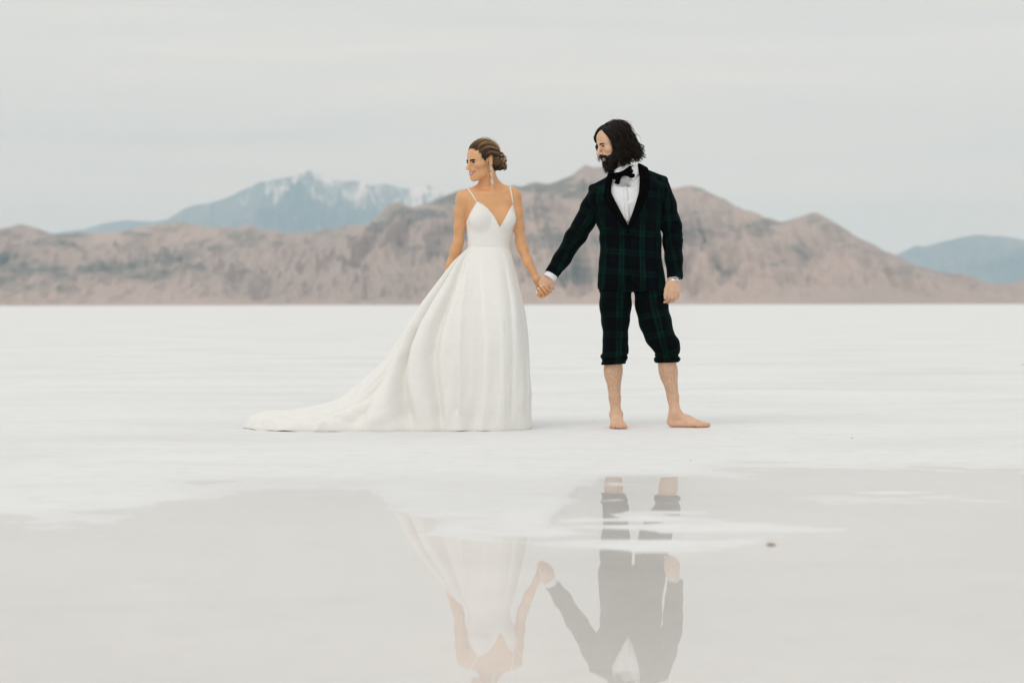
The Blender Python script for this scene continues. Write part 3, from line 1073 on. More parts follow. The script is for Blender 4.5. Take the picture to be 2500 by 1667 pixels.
# ---- body
bm_ = Field()
HM.build(bm_, True)
neck_base = M(1527, 446, 0.05)
bm_.cone(HM.w(0, -0.030, -0.045), neck_base, 0.053, 0.052, 0.03)
bm_.stack([(M(0, y)[2], M((a + b) / 2, y)[0], D + 0.02, (b - a) / 2 / 420.0, dp, dp) for y, a, b, dp in
           ((462, 1485, 1585, 0.05), (490, 1470, 1596, 0.075), (545, 1478, 1598, 0.085), (600, 1484, 1596, 0.075), (680, 1488, 1600, 0.075))], 2.3, 0.04)
RA = [M(1456, 474, 0.01), M(1408, 572, 0.015), M(1350, 667, -0.02)]
LA = [M(1616, 460, 0.01), M(1643, 570, 0.03), M(1645, 676, -0.06)]
bm_.chain(RA, [0.040, 0.036, 0.026], 0.02)
bm_.chain(LA, [0.040, 0.036, 0.026], 0.02)
# legs: thigh, knee, calf, ankle
for hip, knee, calf, low, ank in (
        ((1505, 705), (1499, 850), (1497, 905), (1501, 972), (1504, 1012)),
        ((1578, 705), (1622, 850), (1632, 905), (1643, 970), (1648, 1006))):
    bm_.chain([M(*hip), M(*knee), M(*calf, 0.02), M(*low, 0.01), M(*ank)], [0.058, 0.048, 0.0505, 0.0315, 0.031], 0.02)
    bm_.cone(M(knee[0], knee[1] + 8, 0.0), M(calf[0], calf[1] + 14, 0.03), 0.042, 0.044, 0.02)
# right foot, seen from the front
AK = M(1504, 1012)
g = lambda x, y, z: V3(x, y, z)
fx = AK[0]
bm_.cone(AK, g(fx + 0.002, D - 0.075, 0.052), 0.033, 0.029, 0.02)
bm_.cone(g(fx, D + 0.045, 0.034), g(fx, D - 0.05, 0.034), 0.032, 0.032, 0.02)
bm_.cone(g(fx + 0.002, D - 0.075, 0.050), g(fx - 0.014, D - 0.145, 0.026), 0.029, 0.024, 0.02)
bm_.cone(g(fx + 0.002, D - 0.075, 0.050), g(fx + 0.022, D - 0.150, 0.025), 0.029, 0.023, 0.02)
for sx in (-0.026, 0.028):
    bm_.ell(AK + V3(sx, 0.0, 0.002), (0.012, 0.016, 0.016), None, 0.015)
toes_r = []
for i, (tx, ty, tr, tl) in enumerate(((0.044, -0.155, 0.0135, 0.045), (0.021, -0.165, 0.0100, 0.040), (0.002, -0.163, 0.0095, 0.036),
                                      (-0.017, -0.155, 0.0092, 0.031), (-0.034, -0.143, 0.0090, 0.025))):
    a = g(fx + tx * 0.85 - 0.002, D + ty, 0.024)
    b_ = g(fx + tx * 1.05 - 0.002, D + ty - tl, tr + 0.001)
    bm_.cone(a, b_, tr * 1.15, tr, 0.007)
    toes_r.append(b_)
# left foot, turned out to the side
AK2 = M(1648, 1006)
fd = unit(V3(0.96, -0.28, 0))
fs_ = V3(-fd[1], fd[0], 0) * -1
G0 = V3(AK2[0], D, 0)
P2 = lambda f, s, z: G0 + fd * f + fs_ * s + V3(0, 0, z)
bm_.cone(AK2, P2(-0.018, 0, 0.034), 0.031, 0.031, 0.02)
bm_.cone(AK2 + V3(0.004, 0, -0.02), P2(0.080, 0, 0.040), 0.031, 0.025, 0.025)
bm_.cone(P2(0.070, 0, 0.044), P2(0.140, -0.018, 0.022), 0.024, 0.019, 0.02)
bm_.cone(P2(0.070, 0, 0.040), P2(0.130, 0.020, 0.021), 0.023, 0.018, 0.02)
bm_.cone(P2(-0.005, 0.012, 0.018), P2(0.110, 0.022, 0.017), 0.017, 0.015, 0.02)
for sx in (-0.026, 0.027):
    bm_.ell(AK2 + fs_ * sx + V3(0, 0, 0.0), (0.015, 0.013, 0.016), None, 0.015)
toes_l = []
for i, (tx, tf, tr, tl) in enumerate(((-0.026, 0.145, 0.0130, 0.046), (-0.006, 0.150, 0.0098, 0.036), (0.011, 0.145, 0.0092, 0.032),
                                      (0.026, 0.136, 0.0090, 0.027), (0.038, 0.124, 0.0088, 0.022))):
    b_ = P2(tf + tl, tx * 1.1, tr + 0.001)
    bm_.cone(P2(tf, tx, 0.020), b_, tr * 1.15, tr, 0.007)
    toes_l.append(b_)
# hands
WL = M(1643, 679, -0.062)
WL = M(1645, 680, -0.062)
hand_l = [[M(*p) for p in f] for f in (
    [(1634, 709, -.086), (1633, 724, -.086), (1628.5, 733.5, -.070), (1620, 739, -.056)], [(1641, 711, -.087), (1641.5, 727, -.083), (1637, 735, -.060), (1629, 739, -.042)],
    [(1648.5, 711, -.083), (1650, 726, -.076), (1645, 734, -.053), (1638, 737, -.036)], [(1655, 708.5, -.074), (1656, 720.5, -.066), (1652, 728, -.046), (1646.5, 731, -.032)])]
bm_.cone(M(1645, 676, -0.061), M(1645, 690, -0.066), 0.026, 0.030, 0.02, (V3(0.2, -1, 0), 0.7))
for f, r in zip(hand_l, (1.0, 1.03, 0.97, 0.87)):
    bm_.cone(WL * 0.8 + f[0] * 0.2, f[0], 0.019, 0.0128 * r, 0.014)
    bm_.chain(f, [0.0112 * r, 0.0098 * r, 0.0090 * r, 0.0074 * r], 0.0035)
hand_l.append([M(1632, 694, -.080), M(1626.5, 708, -.092), M(1625, 719, -.094), M(1624, 728, -.092)])
bm_.cone(WL, hand_l[4][0], 0.020, 0.017, 0.014)
bm_.chain(hand_l[4], [0.0165, 0.0125, 0.0115, 0.0085], 0.005)
WR = M(1347, 671, -0.03)
dR = unit(M(1320, 700, -0.035) - WR)
hand_r = hand(bm_, WR, dR, V3(-0.12, -0.95, 0.28), ((0.95, 0.95, 0.35), (1.25, 1.05, 0.5), (1.3, 1.1, 0.5), (1.3, 1.1, 0.5)),
              0.95, 0.12, (0.9, 0.5, 0.3), V3(0.7, -0.1, -0.7))

body_v, body_q = surface(bm_, 0.0065,
                         fx=((M(1330, 0)[0] - 0.07, M(1355, 0)[0], 0.0034), (M(1452, 0)[0], M(1560, 0)[0], 0.0034), (M(1618, 0)[0], M(1735, 0)[0], 0.0038)),
                         fy=((D - 0.22, D + 0.06, 0.0036),),
                         fz=((-0.01, 0.10, 0.0036), (M(0, 745)[2], M(0, 660)[2], 0.0034), (M(0, 428)[2], M(0, 296)[2], 0.0030)))
body_v = relax(body_v, body_q, 1, 0.3)
lc = HM.local(body_v)
skin = np.tile(col(0.70, 0.445, 0.295), (len(body_v), 1))
red = fbm(body_v[:, 0] * 30, body_v[:, 1] * 30, body_v[:, 2] * 30, 2)[:, None]
skin = skin * (1 + 0.05 * red)


def blend(mask, c):
    global skin
    skin = skin * (1 - mask[:, None]) + np.asarray(c) * mask[:, None]


on_head = body_v[:, 2] > M(0, 432)[2]
md = np.min([np.linalg.norm(lc - V3(*HM.mouth(t, du, 0)), axis=1) for t in np.linspace(-0.9, 0.9, 9) for du in (0.006, -0.0075)], axis=0)
blend((sstep(0.0085, 0.005, md) * on_head) * 0.7, (0.46, 0.20, 0.15))
blend(on_head * 0.25 * np.exp(-(((np.abs(lc[:, 0]) - 0.043) / 0.02) ** 2 + ((lc[:, 2] + 0.028) / 0.02) ** 2)) * (lc[:, 1] > 0.03), (0.62, 0.33, 0.24))
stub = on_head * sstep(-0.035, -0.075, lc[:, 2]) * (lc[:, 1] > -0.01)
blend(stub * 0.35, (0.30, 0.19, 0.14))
hairy = on_head * np.clip(sstep(0.060, 0.040, lc[:, 1]) * sstep(-0.09, -0.05, lc[:, 2]) + sstep(0.085, 0.10, lc[:, 2]), 0, 1)
blend(hairy, (0.012, 0.009, 0.007))
toes = np.min([np.linalg.norm(body_v - t, axis=1) for t in toes_r + toes_l], axis=0)
blend(sstep(0.035, 0.008, toes) * 0.55, (0.66, 0.33, 0.21))
sole = (body_v[:, 2] < 0.012).astype(float)
blend(sole * 0.4, (0.55, 0.28, 0.18))
knk = np.min([np.linalg.norm(body_v - q, axis=1) for h in (hand_l, hand_r) for f in h for q in f[1:]], axis=0)
blend(sstep(0.016, 0.006, knk) * 0.35, (0.56, 0.29, 0.19))
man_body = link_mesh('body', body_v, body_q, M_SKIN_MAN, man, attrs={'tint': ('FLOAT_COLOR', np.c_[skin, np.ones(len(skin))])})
face_parts(HM, man, 0.0052, 0.0120, 0.0044)


def cloth_obj(name, fld, h, mat, parent, uv=None, n=1, **kw):
    v, q = surface(fld, h, **kw)
    v = relax(v, q, n, 0.4)
    attrs = None
    if uv is not None:
        U, W_ = uv(v)
        attrs = {'cloth': ('FLOAT_VECTOR', np.stack([U, W_, np.zeros_like(U)], -1))}
    return link_mesh(name, v, q, mat, parent, attrs=attrs)


PXZ = lambda y: M(0, y)[2] if np.ndim(y) == 0 else np.array([M(0, t)[2] for t in y])
PXX = lambda x: M(x, 600)[0] if np.ndim(x) == 0 else np.array([M(t, 600)[0] for t in x])


# ---- jacket
def jacket_field(grow=0.0):
    J = Field()
    rows = ((462, 1447, 1622, 0.100), (480, 1444, 1620, 0.118), (500, 1448, 1618, 0.128), (547, 1455, 1614, 0.128), (569, 1464, 1614, 0.118),
            (600, 1466, 1615, 0.112), (622, 1464, 1616, 0.114), (647, 1461, 1619, 0.120), (683, 1460, 1624, 0.126), (716, 1460, 1629, 0.128))
    J.stack([(PXZ(y), PXX((a + b) / 2), D + 0.005, (b - a) / 2 / 420.0 + grow, dp + grow, dp * 0.92 + grow) for y, a, b, dp in rows], 2.35, 0.02)
    for a, b_, ra, rb in (((1503, 448), (1450, 462), 0.056, 0.032), ((1553, 431), (1619, 440.5), 0.062, 0.032)):
        J.cone(M(*a, 0.012), M(*b_, 0.01), ra + grow, rb + grow, 0.03)
        J.cone(M(a[0], a[1] + 12, -0.03), M(b_[0] + (5 if a[0] < 1530 else -6), b_[1] + 27, -0.025), 0.055 + grow, 0.05 + grow, 0.03)
    J.cone(M(1503, 448, 0.02), M(1553, 431, 0.02), 0.055 + grow, 0.060 + grow, 0.03)
    J.clip(lambda p: PXZ(713.5) + 0.012 * np.sin((p[:, 0] + 0.1) * 3) - p[:, 2])
    J.warp(lambda p: 0.0055 * fbm(p[:, 0] * 7 + p[:, 2] * 5, p[:, 1] * 6, p[:, 2] * 11, 2) + 0.0036 * np.sin((p[:, 2] * 0.9 + np.abs(p[:, 0] - 0.69) * 0.8) * 60)
           * np.exp(-((p[:, 2] - PXZ(575)) / 0.045) ** 2))
    return J


VY = np.array([380, 404, 420, 440, 460, 474, 495, 520, 553.0])[::-1]
VL = np.array([1503, 1501, 1499, 1495, 1491.5, 1490.5, 1500, 1513, 1530.5])[::-1]
VR = np.array([1553, 1556, 1558, 1559.5, 1558.5, 1557, 1551, 1543, 1530.5])[::-1]
VZ, VLX, VRX = PXZ(VY), PXX(VL), PXX(VR)


def v_open(p, shrink=0.0):
    """negative inside the V of the open jacket front"""
    xl, xr = np.interp(p[:, 2], VZ, VLX) + shrink, np.interp(p[:, 2], VZ, VRX) - shrink
    return np.maximum(np.maximum(xl - p[:, 0], p[:, 0] - xr), np.maximum(VZ[0] - p[:, 2], p[:, 1] - D - 0.02))


J = jacket_field()
J.clip(lambda p: -v_open(p, -0.006))
J.cone(M(1527, 455, 0.02), M(1521, 398, 0.02), 0.060, 0.070, 0.004, None, 's')
# cutaway of the front edges below the button
cy_, cl_, cr_ = PXZ(np.array([714.0, 708, 700, 690, 668])), PXX(np.array([1509.0, 1514, 1521, 1528, 1537])), PXX(np.array([1566.0, 1560, 1552, 1546, 1537]))
J.clip(lambda p: -np.maximum(np.maximum(np.interp(p[:, 2], cy_, cl_) - p[:, 0], p[:, 0] - np.interp(p[:, 2], cy_, cr_)), np.maximum(p[:, 2] - cy_[-1], p[:, 1] - D - 0.02)))
Jin = jacket_field(-0.012)
J.carve(Jin)
# front overlap: one edge of the jacket lies over the other
ov = lambda p: 0.0022 * np.tanh((p[:, 0] - (PXX(1531) + (PXZ(560) - p[:, 2]) * 0.03)) / 0.0025) * (p[:, 1] < D - 0.05) * (p[:, 2] < PXZ(556))
J.warp(lambda p: -ov(p))


def torso_uv(v):
    x = v[:, 0] - PXX(1541)
    y = v[:, 1] - D
    r = 0.17
    return r * np.arctan2(x * 1.0, np.maximum(-y, -0.12) + 0.10) * 1.28 + np.where(v[:, 0] < PXX(1531), 0.034, 0.019), v[:, 2] + 0.02 * np.sin(x * 5) + 0.002


jacket = cloth_obj('jacket', J, 0.0048, M_TARTAN, man, torso_uv)


def sleeve(pts, rs, name='sleeve', seed=0, end=None):
    S = Field()
    S.chain(pts, rs, 0.03)
    a, b_ = pts[-2], pts[-1]
    n = unit(b_ - a)
    S.clip(lambda p: (p - b_) @ n)
    ax0, ax1 = pts[0], pts[-1]
    d = unit(ax1 - ax0)

    def wr(p):
        t = (p - ax0) @ d
        ph = fbm(p[:, 0] * 9 + seed, p[:, 1] * 9, p[:, 2] * 9, 2)
        elbow = np.exp(-((t - 0.27) / 0.10) ** 2)
        return 0.0028 * np.sin(t * 62 + ph * 7 + p[:, 0] * 45) * (0.12 + elbow) + 0.0055 * ph
    S.warp(wr)
    hollow = Field()
    hollow.cone(b_ - n * 0.03, b_ + n * 0.02, rs[-1] - 0.006, rs[-1] - 0.006, 0.001)
    S.carve(hollow)
    e1 = unit(np.cross(d, V3(0, 1, 0)))
    e2 = np.cross(d, e1)

    def uv(v):
        q = v - ax0
        return 0.055 * np.arctan2(q @ e1 - 0.0, -(q @ e2) * np.sign(e2[1]) * -1 * -1 + 1e-6) + 0.03 + seed * 0.013, (q @ d) + 0.03 + 0.037 * seed
    o = cloth_obj(name, S, 0.0048, M_TARTAN, jacket, uv)
    return o


sleeve([M(1455, 469, 0.01), M(1441, 508, 0.01), M(1429, 540, 0.01), M(1405, 578, 0.012), M(1372, 634, -0.005), M(1346, 671, -0.03)],
       [0.042, 0.053, 0.057, 0.057, 0.046, 0.0425], seed=1)
sleeve([M(1614, 447, 0.01), M(1628, 500, 0.012), M(1638, 550, 0.02), M(1643, 592, 0.015), M(1646, 630, -0.02), M(1648, 680, -0.058)],
       [0.042, 0.050, 0.056, 0.054, 0.049, 0.0455], seed=2)

# lapels: black satin, shawl shaped
Jout = jacket_field(0.0085)
Jmid = jacket_field(0.0005)


def lapel(inner, outer, sgn):
    L_ = jacket_field(0.0085)
    L_.carve(Jmid)
    iz, ix = PXZ(np.array([t[1] for t in inner], float)), PXX(np.array([t[0] for t in inner], float))
    oz, ox = PXZ(np.array([t[1] for t in outer], float)), PXX(np.array([t[0] for t in outer], float))
    iz, ix, oz, ox = iz[::-1], ix[::-1], oz[::-1], ox[::-1]

    def f(p):
        a = np.interp(p[:, 2], iz, ix)
        b_ = np.interp(p[:, 2], oz, ox)
        lo, hi = (b_, a) if sgn < 0 else (a, b_)
        return np.maximum(np.maximum(lo - p[:, 0], p[:, 0] - hi), np.maximum(p[:, 1] - D - 0.035, np.maximum(PXZ(566) - p[:, 2], p[:, 2] - PXZ(inner[0][1]))))
    L_.clip(f)
    return cloth_obj('lapel', L_, 0.0036, M_SATIN, jacket, None, 1, lo=V3(-9, -9, PXZ(570)))


lapel([(1500, 412), (1499, 420), (1495, 440), (1491.5, 460), (1490.5, 474), (1500, 495), (1513, 520), (1530.5, 553), (1531, 566)],
      [(1490, 412), (1485, 424), (1476, 452), (1473, 478), (1476, 496), (1488, 522), (1510, 547), (1528, 566)], -1)
lapel([(1557, 396), (1558, 420), (1559.5, 440), (1558.5, 460), (1557, 474), (1551, 495), (1543, 520), (1530.5, 553), (1529, 566)],
      [(1572, 396), (1582, 412), (1586, 430), (1584, 452), (1579, 482), (1563, 516), (1546, 546), (1533, 566)], 1)
# button and pocket flaps
bp = V3(PXX(1531), 0, PXZ(570))
bp[1] = J.front_y(bp[0], bp[2]) - 0.002
blob_mesh('button', bp, np.eye(3), V3(0.009, 0.004, 0.009), M_SATIN, jacket)
for x0, x1, y0, y1 in ((1478, 1516, 621, 633), (1566, 1604, 619, 631)):
    PF = jacket_field(0.0045)
    PF.clip(lambda p, x0=x0, x1=x1, y0=y0, y1=y1: np.maximum(np.maximum(PXX(x0) - p[:, 0], p[:, 0] - PXX(x1)),
            np.maximum(np.maximum(PXZ(y1) - p[:, 2], p[:, 2] - PXZ(y0)), p[:, 1] - D)))
    PF.carve(Jin)
    cloth_obj('pocket_flap', PF, 0.0045, M_TARTAN, jacket, torso_uv, 1, lo=V3(PXX(x0) - 0.02, D - 0.2, PXZ(y1) - 0.02), hi=V3(PXX(x1) + 0.02, D, PXZ(y0) + 0.02))

# ---- shirt
S = jacket_field(-0.0135)
S.clip(lambda p: PXZ(600) - p[:, 2])
S.clip(lambda p: (p - M(1524, 424, 0.0)) @ unit(V3(-0.30, 0.25, 1)))
S.warp(lambda p: 0.0028 * np.sin(p[:, 0] * 70 + fbm(p[:, 0] * 8, 0, p[:, 2] * 8, 2) * 4 - (p[:, 2] - 1.3) * 26) * sstep(PXZ(545), PXZ(500), p[:, 2]) * 0.5
       + 0.0012 * fbm(p[:, 0] * 30, p[:, 1] * 20, p[:, 2] * 22, 2))
shirt = cloth_obj('shirt', S, 0.005, M_SHIRT, man, None, 1, lo=V3(PXX(1462), -9, PXZ(602)), hi=V3(PXX(1612), 99, 9))
# placket and studs
pl = []
for y in np.linspace(448, 548, 14):
    x, z = PXX(1524 + (y - 448) * 0.065), PXZ(y)
    yy = S.front_y(x, z)
    pl.append((x - 0.014, yy - 0.0015, z))
    pl.append((x + 0.014, yy - 0.0015, z))
pk = link_mesh('placket', pl, [(2 * i, 2 * i + 2, 2 * i + 3, 2 * i + 1) for i in range(13)], M_SHIRT, shirt)
sol = pk.modifiers.new('thick', 'SOLIDIFY')
sol.thickness = 0.003
for y in (466, 493, 520):
    x, z = PXX(1524 + (y - 448) * 0.065), PXZ(y)
    blob_mesh('button', V3(x, S.front_y(x, z) - 0.004, z), np.eye(3), V3(0.0045, 0.002, 0.0045), M_SHIRT, shirt, 6, 8)
# collar: standing band with two turned-down points
C = Field()
ca, cb = M(1527, 440, 0.018), M(1521, 404, 0.006)
C.cone(ca, cb, 0.071, 0.064, 0.001)
ci = Field()
ci.cone(ca - (cb - ca) * 0.5, cb + (cb - ca) * 0.5, 0.066, 0.058, 0.001)
C.carve(ci)
cn = unit(V3(-0.30, 0.25, 1))
C.clip(lambda p: (p - M(1524, 411, 0.0)) @ cn)
C.clip(lambda p: -((p - M(1526, 428, 0.0)) @ cn) - 0.004)
collar = cloth_obj('collar', C, 0.0035, M_SHIRT, shirt, None, 1)
for pts in ([(1506, 416, -0.060), (1520, 421, -0.074), (1512, 436, -0.088), (1499, 426, -0.060)],
            [(1556, 401, -0.035), (1527, 418, -0.075), (1546, 440, -0.092), (1559, 424, -0.055)]):
    q = [M(*t) for t in pts]
    n = unit(np.cross(q[1] - q[0], q[3] - q[0]))
    fl = link_mesh('collar_point', q, [(0, 1, 2, 3)], M_SHIRT, shirt, smooth=False)
    sm = fl.modifiers.new('thick', 'SOLIDIFY')
    sm.thickness = 0.004
    sm.offset = 0
# shirt cuffs
for a, b_, r in ((M(1349, 667, -0.028), M(1339.5, 680.5, -0.036), 0.0365), (M(1646, 674, -0.055), M(1646, 682, -0.061), 0.037)):
    K = Field()
    K.cone(a, b_, r + 0.001, r, 0.001)
    n = unit(b_ - a)
    K.clip(lambda p: (p - b_) @ n)
    kin = Field()
    kin.cone(a - n * 0.05, b_ + n * 0.05, r - 0.0055, r - 0.0055, 0.001)
    K.carve(kin)
    K.clip(lambda p: -((p - a) @ n))
    cloth_obj('cuff', K, 0.003, M_SHIRT, shirt, None, 1)

# ---- bow tie, sitting askew
bow = Field()
bc = M(1519.5, 424, -0.098)
ax = unit(M(1546, 416, -0.098) - M(1497, 436, -0.098))
up_ = unit(np.cross(ax, V3(0, 1, 0)) * -1)
up_ = up_ if up_[2] > 0 else -up_
fy_ = V3(0, 1, 0)
bow.cone(bc - up_ * 0.006, bc + up_ * 0.006, 0.0095, 0.0095, 0.004)
for s, L_ in ((-1, 0.052), (1, 0.056)):
    for du in (-0.027, 0.0, 0.022):
        bow.cone(bc + ax * s * 0.006 + up_ * du * 0.25, bc + ax * s * L_ + up_ * (du - 0.006) + fy_ * 0.012, 0.008, 0.0105, 0.006, (fy_, 0.55))
    bow.cone(bc + ax * s * 0.010 + fy_ * 0.006, bc + ax * s * (L_ - 0.010) - up_ * 0.040 + fy_ * 0.012, 0.008, 0.010, 0.004, (fy_, 0.45))
cloth_obj('bow_tie', bow, 0.003, M_VELVET, man, None, 1)

# ---- trousers, rolled to below the knee
T = Field()
T.stack([(PXZ(y), PXX((a + b_) / 2), D + 0.01, (b_ - a) / 2 / 420.0, dp, dp) for y, a, b_, dp in
         ((640, 1472, 1612, 0.10), (690, 1468, 1622, 0.112), (712, 1465, 1627, 0.115))], 2.3, 0.02)
LEGS = (((1504, 712, .091), (1502.5, 745, .089), (1502, 782, .078), (1503, 826, .0685), (1502, 838, .0660), (1500, 864, .062)),
        ((1588, 712, .094), (1592, 745, .093), (1600, 785, .090), (1610, 820, .0825), (1621, 836, .0720), (1628, 860, .064)))
for lg in LEGS:
    T.chain([M(x, y, 0.008) for x, y, r in lg], [r for x, y, r in lg], 0.02)
for (x, y), tx, r in (((1503, 851), 0.03, .0760), ((1499, 876), -0.1, .0730), ((1631, 846), 0.1, .0730), ((1629, 871), 0.0, .0720)):
    c = M(x, y, 0.008)
    T.cone(c + V3(0, 0, 0.006), c - V3(0, 0, 0.009), r - 0.001, r, 0.003)
T.cone(M(1500, 880, 0.008), M(1499, 883, 0.008), 0.0665, 0.062, 0.005)
T.cone(M(1627, 878, 0.008), M(1627, 881, 0.008), 0.0640, 0.060, 0.005)


def leg_wr(p):
    z = p[:, 2]
    low = sstep(PXZ(800), PXZ(850), z)
    ph = fbm(p[:, 0] * 10, p[:, 1] * 10, z * 10, 2)
    return (0.0060 * np.sin(z * 120 + p[:, 0] * 34 * np.sign(p[:, 0] - PXX(1555)) + ph * 3.2 + p[:, 1] * 25) * (0.25 + 0.75 * low) * (z < PXZ(868))
            + 0.004 * ph)


T.warp(leg_wr)
T.clip(lambda p: np.where(p[:, 0] < PXX(1560), PXZ(892) - p[:, 2] + (p[:, 0] - PXX(1500)) * 0.05, PXZ(888) - p[:, 2] + (p[:, 0] - PXX(1628)) * 0.03))
tin = Field()
tin.cone(M(1500, 905, 0.008), M(1499, 915, 0.008), 0.054, 0.054, 0.001)
tin.cone(M(1628, 902, 0.008), M(1628, 912, 0.008), 0.053, 0.053, 0.001)
T.carve(tin)


def leg_uv(v):
    left = v[:, 0] < PXX(1548) + (PXZ(728) - v[:, 2]) * 0.18
    cxl = np.interp(-v[:, 2], -PXZ(np.array([690., 745, 830, 890])), PXX(np.array([1504., 1502, 1503, 1500])))
    cxr = np.interp(-v[:, 2], -PXZ(np.array([690., 745, 830, 890])), PXX(np.array([1585., 1592, 1613, 1628])))
    cx = np.where(left, cxl, cxr)
    return 0.085 * np.arctan2(v[:, 0] - cx, -(v[:, 1] - D) + 0.03) + np.where(left, 0.062, 0.075), v[:, 2] + np.where(left, 0.0, -0.2 * (v[:, 0] - cx)) + 0.01


trousers = cloth_obj('trousers', T, 0.005, M_TARTAN, man, leg_uv)

# ---- watch and ring
wc = M(1646, 683, -0.062)
watch = ring_mesh('wristwatch', wc, V3(0.05, 0.05, -1), 0.031, 0.0055, M_STEEL, man, 1.3)
wn_ = unit(V3(0.72, -0.62, 0.25))
zax = wn_
xax = unit(np.cross(V3(0, 0, 1), zax))
Rw = np.stack([xax, np.cross(zax, xax), zax], 1)
blob_mesh('watch_case', wc + wn_ * 0.034, Rw, V3(0.017, 0.017, 0.006), M_STEEL, watch, 8, 18)
blob_mesh('watch_dial', wc + wn_ * 0.0385, Rw, V3(0.0125, 0.0125, 0.0028), M_DIAL, watch, 8, 18)
rp = hand_l[2]
ring_mesh('wedding_ring', rp[0] * 0.45 + rp[1] * 0.55, rp[1] - rp[0], 0.0098, 0.0024, M_GOLD, man)

# ---- hair: wavy, shoulder length
SC, SR = V3(0, -0.014, 0.034), V3(0.078, 0.100, 0.0845)


def dirv(az, el):
    return V3(math.sin(az) * math.cos(el), math.cos(az) * math.cos(el), math.sin(el))


def man_strand(az0, el0, az1, layer, length, flare, amp, wl, n=22, fwd=0.0, turn=0.25):
    a, b_ = dirv(az0, el0), dirv(az1, math.radians(-8))
    om = math.acos(max(-1, min(1, a @ b_)))
    n1 = int(n * 0.5)
    pts = []
    for i in range(n1):
        t = i / (n1 - 1)
        q = (math.sin((1 - t) * om) * a + math.sin(t * om) * b_) / max(math.sin(om), 1e-4)
        q = q / np.linalg.norm(q)
        pts.append(SC + q * SR + q * layer * (0.35 + 0.65 * math.sin(min(1, t * 1.3) * math.pi / 2)))
    out = unit(V3(b_[0], b_[1], 0))
    p0 = pts[-1]
    tan = V3(-out[1], out[0], 0)
    for i in range(1, n - n1 + 1):
        t = i / (n - n1)
        p = p0 + V3(0, 0, -1) * length * t + out * flare * t ** 1.5 + V3(0, 1, 0) * fwd * t
        pts.append(p)
    pts = np.array(pts)
    L = np.r_[0, np.cumsum(np.linalg.norm(np.diff(pts, axis=0), axis=1))]
    ph = random.random() * 6.28
    w = amp * np.clip(L / 0.12, 0, 1.3)
    pts = pts + (np.sin(L / wl * 6.28 + ph) * w)[:, None] * out + (np.cos(L / wl * 6.28 * 0.9 + ph * 1.7) * w * 0.9)[:, None] * tan
    return pts


ms = []
R_ = random.uniform
rad_ = math.radians


def lock(path, r, n, spread, tone):
    """a lock of n hairs that share a path"""
    path = HM.ws(path)
    t = np.linspace(0, 1, len(path))[:, None]
    for _ in range(n):
        o = V3(R_(-1, 1), R_(-1, 1), R_(-1, 1)) * spread
        o2 = V3(R_(-1, 1), R_(-1, 1), R_(-1, 1)) * spread * 1.6
        ms.append((path + o * np.sqrt(t) + o2 * t ** 3, r * R_(0.7, 1.2), r * 0.35, min(1, max(0, tone + R_(-.15, .25)))))


for i in range(300):                      # the near side and the back
    az = rad_(R_(64, 235))
    lay = R_(0.002, 0.019)
    p = man_strand(az + rad_(R_(-15, 15)), rad_(R_(35, 88)), az, lay, R_(0.095, 0.158), R_(0.0, 0.030) * (1.0 if az > rad_(95) else 0.2), R_(0.004, 0.011), R_(0.06, 0.10), 34)
    lock(p, 0.0024, 4, 0.004, R_(0, 0.5))
for i in range(60):                       # near temple: combed back from the forehead
    az = rad_(R_(54, 80))
    p = man_strand(rad_(R_(5, 40)), rad_(R_(48, 66)), az + 0.12, R_(0.003, 0.016), R_(0.08, 0.15), 0.0, R_(0.002, 0.006), R_(0.06, 0.1), 34, fwd=-0.03)
    lock(p, 0.0022, 4, 0.0035, R_(0, 0.5))
for i in range(60):                       # the far side, falling past the brow
    az = rad_(R_(-75, -30))
    p = man_strand(rad_(R_(-10, 25)), rad_(R_(50, 72)), az, R_(0.004, 0.015), R_(0.050, 0.115), R_(0.0, 0.016), R_(0.004, 0.010), R_(0.05, 0.08), 34)
    lock(p, 0.0022, 3, 0.004, R_(0, 0.5))
for i in range(60):                       # over the crown, closing the parting
    az = rad_(R_(66, 170))
    p = man_strand(rad_(R_(-35, 70)), rad_(R_(60, 89)), az, R_(0.002, 0.011), R_(0.09, 0.15), R_(0.0, 0.02), R_(0.004, 0.010), R_(0.06, 0.1), 36)
    lock(p, 0.0023, 4, 0.004, R_(0, 0.5))
for i in range(90):                       # far side of the head
    az = rad_(R_(235, 300))
    p = man_strand(az + rad_(R_(-20, 20)), rad_(R_(40, 85)), az, R_(0.002, 0.014), R_(0.09, 0.14), R_(0.0, 0.02), R_(0.003, 0.009), R_(0.06, 0.1), 30)
    lock(p, 0.0024, 3, 0.004, R_(0, 0.5))
for i in range(36):                       # curls standing off at the back
    az = rad_(R_(100, 185))
    p = man_strand(az, rad_(R_(20, 70)), az, R_(0.014, 0.028), R_(0.10, 0.16), R_(0.010, 0.045), R_(0.010, 0.018), R_(0.055, 0.085), 48)
    lock(p, 0.0020, 4, 0.003, R_(0.1, 0.6))
for i in range(70):                       # flyaways
    az = rad_(R_(85, 250))
    p = man_strand(az + R_(-0.8, 0.8), rad_(R_(30, 88)), az, R_(0.016, 0.036), R_(0.02, 0.12), R_(-0.01, 0.04), R_(0.006, 0.012), R_(0.07, 0.13), 44)
    lock(p, 0.0011, 1, 0.0, 0.8)
v, f, t = tubes(ms, 5)
link_mesh('hair', v, f, M_HAIR_MAN, man, attrs={'tone': ('FLOAT', t)})

